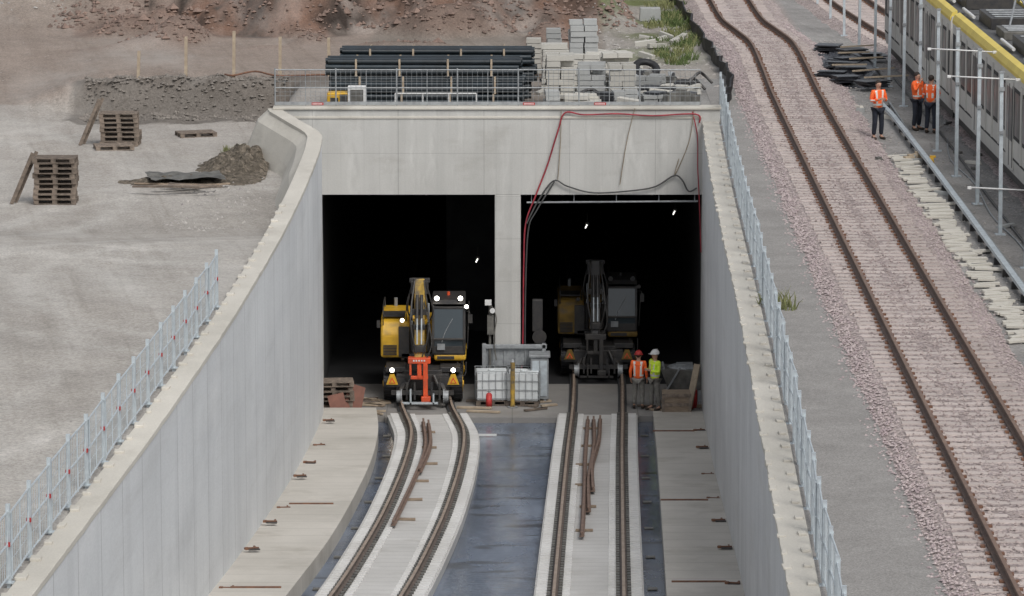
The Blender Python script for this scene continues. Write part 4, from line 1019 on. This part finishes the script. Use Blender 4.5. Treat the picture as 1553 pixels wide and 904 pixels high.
# ------------------------------------------------------------------ tunnel mouth clutter
Z=-8.51
def ibc(loc,rz):
    r=root('liquid_tank','white plastic liquid tank in a steel cage on pallet','liquid tank',loc,rz,group='caged liquid tanks')
    q=MB(); pallet_mb(q,w=1.0,d=1.0); q.obj('pallet',m_pallet,r)
    q=MB(); q.b2((-.47,-.47,.15),(.47,.47,1.0)); q.cyl((0,0,1.0),(0,0,1.06),.12,n=14); q.obj('container',m_plastic,r,bevel=.07)
    q=MB()
    for k in range(6):
        x=-.5+k/5; 
        for y in (-.5,.5): q.b2((x-.007,y-.007,.15),(x+.007,y+.007,1.05)); q.b2((y-.007,x-.007,.15),(y+.007,x+.007,1.05))
    for z in (.22,.5,.78,1.05):
        for e in (-.5,.5): q.b2((-.51,e-.008,z-.008),(.51,e+.008,z+.008)); q.b2((e-.008,-.51,z-.008),(e+.008,.51,z+.008))
    q.obj('cage',m_galvd,r); return r
i0=ibc((-.62,-1.0,Z),.05)
i1=dup(i0,(.36,-1.1,Z),-.08)
r=root('steel_container','bulky grey steel tool container against the pillar','container',(.12,-.2,Z))
q=MB()
q.b2((-1.0,.02,1.0),(.9,.12,1.62)); q.b2((-.95,-.1,1.55),(.95,.0,1.68))
for x in (-.98,.86): q.b2((x-.06,-.1,.1),(x+.06,.1,1.7))
q.b2((.45,-.8,.1),(1.0,-.1,1.4)); q.b2((.40,-.85,1.4),(1.05,-.05,1.48)); q.b2((.5,-.78,.0),(.58,-.1,.1)); q.b2((.85,-.78,.0),(.93,-.1,.1))
for x in (-.7,-.35,0,.3): q.b2((x-.03,-.02,1.0),(x+.03,.019,1.55))
q.obj('frame',m_galvd,r,bevel=.015)
q=MB(); q.b2((.5,-.82,.2),(.71,-.801,1.3)); q.b2((.74,-.82,.2),(.95,-.801,1.3)); q.obj('door',m_galv,r)
r=root('gas_cylinder','small red gas cylinder on the concrete floor','gas cylinder',(-.7,-1.85,Z))
q=MB(); q.cyl((0,0,0),(0,0,.38),.095,n=14); q.sph((0,0,.38),.095,n=14,m=4,zmin=0); q.obj('bottle',m_red,r,smooth=True)
q=MB(); q.cyl((0,0,.46),(0,0,.55),.03,n=8); q.cyl((-.06,0,.52),(.06,0,.52),.018,n=8); q.obj('valve',m_galvd,r)
r=root('marker_post','worn yellow marker post with white cap','post',(.02,-1.75,Z))
q=MB(); q.cyl((0,0,.02),(0,0,1.4),.07,n=12); q.obj('shaft',m_boomy,r); q=MB(); q.cyl((0,0,0),(0,0,.02),.16,n=12); q.cyl((0,0,1.4),(0,0,1.48),.08,.03,n=12); q.obj('base_plate',m_galvd,r)
r=root('work_light_mast','tall work light mast with white lamp heads','work light',(-.68,-.25,Z))
q=MB(); q.cyl((0,0,0),(0,0,3.0),.04,n=8); 
for a in (0,2.1,4.2): q.cyl((0,0,.7),(.4*math.cos(a),.4*math.sin(a),0),.02,n=6)
q.b2((-.08,-.1,2.0),(.12,.05,2.6)); q.tube([(.05,-.1,2.9),(.2,-.1,2.5),(.12,-.1,1.9),(.2,-.1,1.2)],.02); q.obj('mast',m_gry,r)
q=MB(); q.box((-.05,-.1,3.0),(.2,.12,.16)); q.cyl((.08,-.1,2.75),(.08,-.17,2.75),.08,n=12); q.obj('lamp_head',m_white,r)
r=root('mobile_pump','dark mobile pump unit beside the pillar','pump',(.75,.9,Z))
q=MB(); q.b2((-.2,-.2,.0),(.3,.3,.5)); q.cyl((0,0,.5),(0,0,2.6),.06,n=8); q.b2((-.12,-.12,1.9),(.2,.1,2.9)); q.obj('body',m_blk,r,bevel=.02)
q=MB(); q.cyl((.1,-.15,1.75),(.1,-.25,1.75),.22,n=16); q.obj('reel',m_blk,r)
r=root('waste_skip','grey steel tipping skip beside the tunnel wall','skip',(5.35,-.3,Z))
q=MB(); poly=[(-.55,.35),(.45,.35),(.55,.95),(-.8,1.0)]
q.prism(poly,-.5,.5); q.obj('bin',m_gry,r,bevel=.02)
q=MB(); q.b2((-.5,-.55,.0),(-.4,.5,.35)); q.b2((.35,-.55,.0),(.45,.5,.35)); q.beam((-.75,-.52,.1),(-.2,-.52,1.05),.05,.05); q.cyl((-.7,-.5,1.03),(-.7,.5,1.03),.04); q.obj('skid_frame',m_galvd,r)
q=MB(); q.sph((-.15,0,.95),.42,sc=(1.1,1,.35)); q.b2((-.3,-.3,.95),(.2,.1,1.12)); q.obj('rubble_load',m_galvd,r)
r=root('wooden_crate','brown wooden crate on the walkway end','crate',(4.95,-3.0,Z+.02))
q=MB(); q.b2((-.42,-.35,.02),(.42,.35,.70)); q.obj('box',m_wood,r)
q=MB()
for z in (.08,.36,.64): q.b2((-.44,-.372,z-.05),(.44,-.352,z+.05))
for x in (-.4,.4): q.b2((x-.04,-.39,.02),(x+.04,-.373,.7))
q.obj('slat',m_pallet,r)
q=MB(); q.beam((0,0,0),(.28,.35,1.35),.22,.04); tag(q.obj('timber_plank',m_woodl,loc=(5.35,-2.2,Z)),'pale timber plank leaning on the wall','plank')
q=MB(); q.b2((-.3,-.02,0),(.3,.02,.8)); tag(q.obj('plywood_sheet',m_ply,loc=(-4.85,-2.3,Z),rot=(-.25,.35,.5)),'reddish plywood sheet leaning against pallets','plywood sheet')
q=MB(); q.b2((-.25,-.02,0),(.25,.02,.6)); tag(q.obj('plywood_sheet',m_ply,loc=(-5.2,-2.75,Z),rot=(-.3,-.2,.2)),'small reddish board leaning against pallets','plywood sheet')
for i in range(2):
    r=root('gas_cylinder','red gas cylinder by the tunnel wall','gas cylinder',(5.45+.12*i,-2.0+.2*i,Z))
    q=MB(); q.cyl((0,0,0),(0,0,.5),.07,n=12); q.sph((0,0,.5),.07,n=12,m=4,zmin=0); q.obj('bottle',m_red,r,smooth=True); q=MB(); q.cyl((0,0,.55),(0,0,.64),.02,n=8); q.obj('valve',m_galvd,r)
for i in range(28):
    q=MB(); q.box((0,0,.03),(rr.uniform(.3,1.2),rr.uniform(.06,.2),.05)); x=rr.choice([rr.uniform(-5.2,-3.9),rr.uniform(-1.3,1.5),rr.uniform(3.9,5.5)]); 
    tag(q.obj('scrap_timber',rr.choice([m_wood,m_woodl,m_pallet]),loc=(x,rr.uniform(-2.8,-.5),Z),rot=(0,0,rr.uniform(-.7,.7))),'loose scrap timber on the concrete floor','timber','scrap timber at the tunnel mouth')
q=MB(); q.b2((-.5,-.05,0),(.5,.0,.06)); q.b2((-.35,-.3,0),(-.28,.3,.05)); tag(q.obj('white_batten',m_white,loc=(-.95,-6.9,PZ(-6.9)-.2)),'white painted batten cross on the wet floor','batten')
for (x,y,z) in ((2.35,6,-4.15),(5.2,7,-3.85),(-1.15,5,-5.1)):
    r=root('tunnel_lamp','small lit lamp inside the dark tunnel','lamp',(x,y,z),group='lit lamps in the tunnel')
    q=MB(); q.cyl((0,0,0),(.06,0,.12),.018,n=8); q.obj('bulb',m_lampw,r); q=MB(); q.cyl((.06,0,.12),(.06,.0,.5),.012,n=6); q.b2((.0,.03,.08),(.12,.09,.18)); q.obj('holder',m_blk,r)
def rail_thing(pts,label):
    P=[]
    ys_=rng(pts[0][0],pts[-1][0],.8)
    for y in ys_: P.append((pw(sorted(pts),y),y,PZ(y)+.08))
    q=MB(); q.sweep(P,[(a*.8,b_*.8) for a,b_ in RAILP]); tag(q.obj('loose_rail',m_railtopo),label,'rail','loose rails stored between the track rails')
rail_thing([(-28.5,-2.88),(-20,-2.58),(-13,-2.42),(-5.8,-2.62)],'rusty loose rail lying on the track slab')
rail_thing([(-18,-2.46),(-12,-2.30),(-6.2,-2.46)],'rusty loose rail lying on the track slab')
rail_thing([(-30.5,1.66),(-23,1.84),(-15,2.0),(-5.2,2.25)],'rusty loose rail lying on the track slab')
rail_thing([(-26,1.9),(-20,2.0),(-12,2.3),(-5.2,2.42)],'rusty loose rail lying on the track slab')
rail_thing([(-22,2.08),(-17,2.15),(-11,2.45),(-5.0,2.62)],'rusty loose rail lying on the track slab')
for fn,y0,y1 in ((LT,-27,-8),(RT,-29,-7)):
    for y in rng(y0,y1,4.2):
        q=MB(); q.box((0,0,.04),(.42,.06,.06)); tag(q.obj('support_timber',m_wood,loc=(fn(y)-.2+rr.uniform(-.1,.1),y,PZ(y)),rot=(0,0,rr.uniform(-.1,.1))),'short timber under loose rails','timber','timbers supporting the loose rails')
def bracket(x,y,z,rz):
    q=MB(); q.box((0,0,.03),(.34,.05,.04)); q.box((.1,.12,.025),(.04,.2,.03)); q.box((-.12,-.05,.04),(.08,.1,.05)); q.box((.05,-.08,.015),(.26,.12,.02),mi=1)
    tag(q.obj('rusty_bracket',[m_rust,m_blk],loc=(x,y,z),rot=(0,0,rz)),'rusty steel bracket lying on the walkway','bracket','rusty brackets on the walkways')
for y in rng(-39,-8,4.2): bracket(LW(y)+.25,y+rr.uniform(-.8,.8),PZ(y)+.23,rr.uniform(-.3,.3))
for y in rng(-38,-8,5.0): bracket(RW(y)-.22,y+rr.uniform(-.8,.8),PZ(y)+.13,rr.uniform(-.3,.3))
for y in (-8.5,-24,-38): 
    q=MB(); q.box((0,0,.012),(1.2,.10,.03)); tag(q.obj('drain_slot_cover',m_rust,loc=(RW(y)-.95,y,PZ(y)+.12)),'narrow rusty slot cover across the walkway','drain cover','slot covers across the walkways')
for y in (-25.5,-39.5):
    q=MB(); q.box((0,0,.012),(1.1,.10,.03)); tag(q.obj('drain_slot_cover',m_rust,loc=(LW(y)+.9,y,PZ(y)+.22)),'narrow rusty slot cover across the walkway','drain cover','slot covers across the walkways')
for y in rng(-37,-7,5.2):
    for x in (LT(y)-1.42,RT(y)+1.4):
        q=MB(); q.box((0,0,.012),(.22,.22,.02)); tag(q.obj('inspection_plate',m_gry,loc=(x,y,PZ(y)-.2)),'small grey inspection plate in the dark drain strip','inspection plate','inspection plates')
for i,(x,y,mt) in enumerate(((11.9,-9.3,m_yellow),(11.3,-9.0,m_woodl),(10.35,-9.6,m_gry),(11.6,-8.4,m_woodl))):
    q=MB(); q.box((0,0,.08),(.35 if i else .16,.25,.14),taper=.8); q.box((.05,.02,.17),(.16,.14,.06)); tag(q.obj('tool_box',mt,loc=(x,y,0),rot=(0,0,.3*i),bevel=.01),['yellow tool case on the gravel','timber offcut block on the gravel','grey tool case beside the track','timber offcut block on the gravel'][i],'tool box')
for i in range(16):
    q=MB(); q.box((0,0,.05),(rr.uniform(.2,.7),rr.uniform(.1,.3),rr.uniform(.05,.15)),taper=.85); x=rr.choice([rr.uniform(10.7,11.6),rr.uniform(12.4,13.5)]); y=rr.uniform(-30,5)
    tag(q.obj('rubble_piece',rr.choice([m_coping,m_stoneg,m_gry]),loc=(x,y,0),rot=(rr.uniform(-.1,.1),rr.uniform(-.1,.1),rr.uniform(0,3)),bevel=.01),'small broken concrete piece on the gravel','rubble','rubble pieces beside the posts')

# ------------------------------------------------------------------ people
def skin(name,nodes,edges,mat,parent,sub=1,rootn=0):
    me=bpy.data.meshes.new(name); me.from_pydata([n_[0] for n_ in nodes],edges,[])
    o=bpy.data.objects.new(name,me); COL.objects.link(o)
    md=o.modifiers.new('s','SKIN'); md.use_smooth_shade=True
    for i,n_ in enumerate(nodes):
        rd=n_[1]; me.skin_vertices[0].data[i].radius=rd if isinstance(rd,tuple) else (rd,rd)
        me.skin_vertices[0].data[i].use_root=(i==rootn)
    ss=o.modifiers.new('u','SUBSURF'); ss.levels=sub; ss.render_levels=sub
    dg=bpy.context.evaluated_depsgraph_get(); dg.update()
    nm=bpy.data.meshes.new_from_object(o.evaluated_get(dg)); o.modifiers.clear(); o.data=nm
    nm.materials.clear()
    for m in (mat if isinstance(mat,list) else [mat]): nm.materials.append(m)
    for p in nm.polygons: p.use_smooth=True; p.material_index=0
    o.parent=parent; return o
def person(label,loc,rz,jacket,trous,helmet=None,arms='down',stride=0.0,group=None,vest_only=None,scale=1.0):
    r=root('person',label,'person',loc,rz,group)
    r.scale=(scale,)*3
    V=Vector
    arm={}
    for s_ in (-1,1):
        mode=arms if isinstance(arms,str) else arms[0 if s_<0 else 1]
        sh=V((s_*.185,0,1.43))
        if mode=='down': el=V((s_*.25,.03,1.15)); wr=V((s_*.25,-.06,.91))
        elif mode=='front': el=V((s_*.25,-.02,1.16)); wr=V((s_*.10,-.24,1.22))
        elif mode=='hip': el=V((s_*.37,.08,1.19)); wr=V((s_*.19,-.04,1.03))
        elif mode=='up': el=V((s_*.27,-.12,1.22)); wr=V((s_*.12,-.18,1.48))
        arm[s_]=(sh,el,wr)
    nodes=[(V((0,0,.95)),(.14,.10)),(V((0,0,1.12)),(.125,.09)),(V((0,-.01,1.32)),(.15,.10)),(V((0,.005,1.45)),(.08,.07)),(V((0,0,1.53)),.052),(V((0,-.015,1.61)),(.072,.082)),(V((0,0,1.70)),(.074,.09)),(V((0,-.10,1.625)),.014),(V((0,-.085,1.575)),.02)]
    edges=[(0,1),(1,2),(2,3),(3,4),(4,5),(5,6),(5,7),(5,8)]
    for s_ in (-1,1):
        sh,el,wr=arm[s_]
        i=len(nodes); nodes+=[(sh,.058),(el,.04),(wr,.027)]; edges+=[(2,i),(i,i+1),(i+1,i+2)]
        d=(wr-el).normalized(); l=d.cross(V((1,0,0)));
        if l.length<.1: l=V((0,0,1))
        l.normalize(); n_=d.cross(l)*(-s_)
        if n_.x*s_>0: n_=-n_
        pm=wr+d*.06; j=len(nodes); nodes.append((pm,(.036,.02))); edges.append((i+2,j))
        for k,ln in enumerate((.062,.072,.068,.052)):
            b_=pm+l*(.03-.02*k)+d*.03; m1=b_+d*ln*.5+n_*.006; m2=m1+d*ln*.4+n_*.022
            q_=len(nodes); nodes+=[(b_,.010),(m1,.009),(m2,.008)]; edges+=[(j,q_),(q_,q_+1),(q_+1,q_+2)]
        t1=wr+d*.03+l*.035+n_*.01; t2=t1+d*.035+l*.012+n_*.015; q_=len(nodes); nodes+=[(t1,.012),(t2,.010)]; edges+=[(j,q_),(q_,q_+1)]
        e_=len(nodes); nodes.append((V((s_*.083,.005,1.625)),.013)); edges.append((5,e_))
    legs={}
    for s_ in (-1,1):
        yo=stride*s_
        hip=V((s_*.095,0,.88)); kn=V((s_*.115,-.02+yo*.5,.50)); an=V((s_*.125,.03+yo,.10)); to=V((s_*.15,-.14+yo,.045))
        legs[s_]=(hip,kn,an,to)
        i=len(nodes); nodes+=[(hip,.085),(kn,.058),(an,.04),(to,.035)]; edges+=[(0,i),(i,i+1),(i+1,i+2),(i+2,i+3)]
    skin('body',nodes,edges,m_skin,r)
    nd=[(V((0,0,.97)),(.155,.12))]; ed=[]
    for s_ in (-1,1):
        hip,kn,an,to=legs[s_]; i=len(nd); nd+=[(hip,.105),(kn,.08),(an+V((0,-.005,.03)),.07)]; ed+=[(0,i),(i,i+1),(i+1,i+2)]
    tr=skin('trousers',nd,ed,[trous,m_refl],r)
    for s_ in (-1,1):
        hip,kn,an,to=legs[s_]
        skin('boot',[(an+V((0,.02,.03)),.055),(V((an.x,an.y+.02,.05)),.05),(to+V((0,.03,.005)),.05),(to+V((0,-.05,-.005)),.036)],[(0,1),(1,2),(2,3)],m_boot,r)
    sleeves=not vest_only
    bw=1.0 if sleeves else 1.12
    nd=[(V((0,0,.90)),(.165*bw,.13*bw)),(V((0,0,1.12)),(.155*bw,.12*bw)),(V((0,-.01,1.32)),(.178*bw,.13*bw)),(V((0,.005,1.46)),(.095,.085))]; ed=[(0,1),(1,2),(2,3)]
    for s_ in (-1,1):
        sh,el,wr=arm[s_]; i=len(nd)
        if sleeves: nd+=[(sh,.076),(el,.06),(wr-(wr-el)*.08,.045)]; ed+=[(2,i),(i,i+1),(i+1,i+2)]
        else: nd+=[(sh,.088),(sh+(el-sh)*.45,.078)]; ed+=[(2,i),(i,i+1)]
    jk=skin('jacket' if sleeves else 'vest',nd,ed,[jacket,m_refl],r,sub=2)
    for p in jk.data.polygons:
        c=p.center
        if (1.02<c.z<1.05) and abs(c.x)<.21: p.material_index=1
        if sleeves and abs(c.x)>.2 and 1.17<c.z<1.205: p.material_index=1
        if abs(abs(c.x)-.10)<.010 and c.z>1.05 and abs(c.y)>.05: p.material_index=1
    if vest_only:
        nd=[(V((0,0,1.30)),(.14,.095))]; ed=[]
        for s_ in (-1,1):
            sh,el,wr=arm[s_]; i=len(nd); nd+=[(sh,.06),(el,.053),(wr-(wr-el)*.08,.04)]; ed+=[(0,i),(i,i+1),(i+1,i+2)]
        skin('shirt',nd,ed,vest_only,r)
    q=MB()
    for s_ in (-1,1): q.sph((s_*.03,-.088,1.645),.010,n=8,m=6)
    q.obj('eyes',m_eye,r,smooth=True)
    q=MB(); q.box((0,-.092,1.588),(.045,.01,.008)); q.obj('mouth',m_redhose,r)
    if helmet:
        q=MB(); q.sph((0,.0,1.685),.122,n=18,m=6,sc=(.95,1.15,1.0),zmin=0); q.cyl((0,-.015,1.675),(0,-.015,1.69),.14,.132,n=18); q.box((0,-.15,1.68),(.16,.07,.012)); q.box((0,.01,1.805),(.03,.16,.012)); q.obj('helmet',helmet,r,smooth=False,bevel=.004)
    q=MB(); q.sph((0,.018,1.675),.098,n=14,m=7,sc=(.93,1.05,1.0)); 
    q.v=[(x,max(y,-.045) if z<1.70 else y,z) for (x,y,z) in q.v]; q.obj('hair',m_hair,r,smooth=True)
    return r
person('worker in orange jacket and dark trousers standing by the track',(10.82,-4.1,0),R(25),m_hiorange,m_navy,None,arms=('front','front'),group='workers on the surface')
person('worker in orange vest with raised hand facing a colleague',(12.18,-1.9,0),R(50),m_hiorange,m_navy,None,arms=('up','down'),vest_only=m_hiorange,group='workers on the surface')
person('worker in orange jacket seen from behind talking to colleague',(12.52,-2.7,0),R(150),m_hiorange,m_navy,None,arms='front',group='workers on the surface')
person('worker in orange vest and red helmet looking at excavator',(3.84,-2.0,Z),R(165),m_hiorange,m_greycl,m_red,arms='down',vest_only=m_hiorange,group='workers at the tunnel mouth')
person('worker in yellow hi-vis vest and white helmet',(4.33,-2.25,Z),R(-60),m_hiyel,m_greycl,m_white,arms='front',stride=.06,vest_only=m_hiyel,group='workers at the tunnel mouth',scale=1.04)
# ------------------------------------------------------------------ light / world / camera
w=bpy.data.worlds.new('World'); scene.world=w; w.use_nodes=True
nt=w.node_tree; bg=nt.nodes['Background']; sky=nt.nodes.new('ShaderNodeTexSky'); sky.sky_type='NISHITA'; sky.sun_disc=False
EL,AZ=R(50),R(152)
sky.sun_elevation=EL; sky.sun_rotation=AZ; sky.dust_density=3; sky.air_density=1
hs=nt.nodes.new('ShaderNodeHueSaturation'); hs.inputs['Saturation'].default_value=.28
nt.links.new(sky.outputs[0],hs.inputs['Color']); nt.links.new(hs.outputs[0],bg.inputs['Color']); bg.inputs['Strength'].default_value=.14
sd=bpy.data.lights.new('Sun','SUN'); sd.energy=1.5; sd.angle=R(25); sd.color=(1,.97,.93)
so=bpy.data.objects.new('Sun',sd); COL.objects.link(so); 
dirv=Vector((math.sin(AZ)*math.cos(EL),math.cos(AZ)*math.cos(EL),math.sin(EL)))
so.rotation_euler=dirv.to_track_quat('Z','Y').to_euler(); so.location=(0,-40,60)
cam=bpy.data.cameras.new('Camera'); co=bpy.data.objects.new('Camera',cam); COL.objects.link(co)
co.location=(0,-130,16); co.rotation_euler=(R(90-9.36),0,0); cam.sensor_width=36; cam.lens=150.68; cam.clip_end=2000; cam.clip_start=1
scene.camera=co
scene.view_settings.view_transform='Standard'; scene.view_settings.look='None'; scene.view_settings.exposure=0
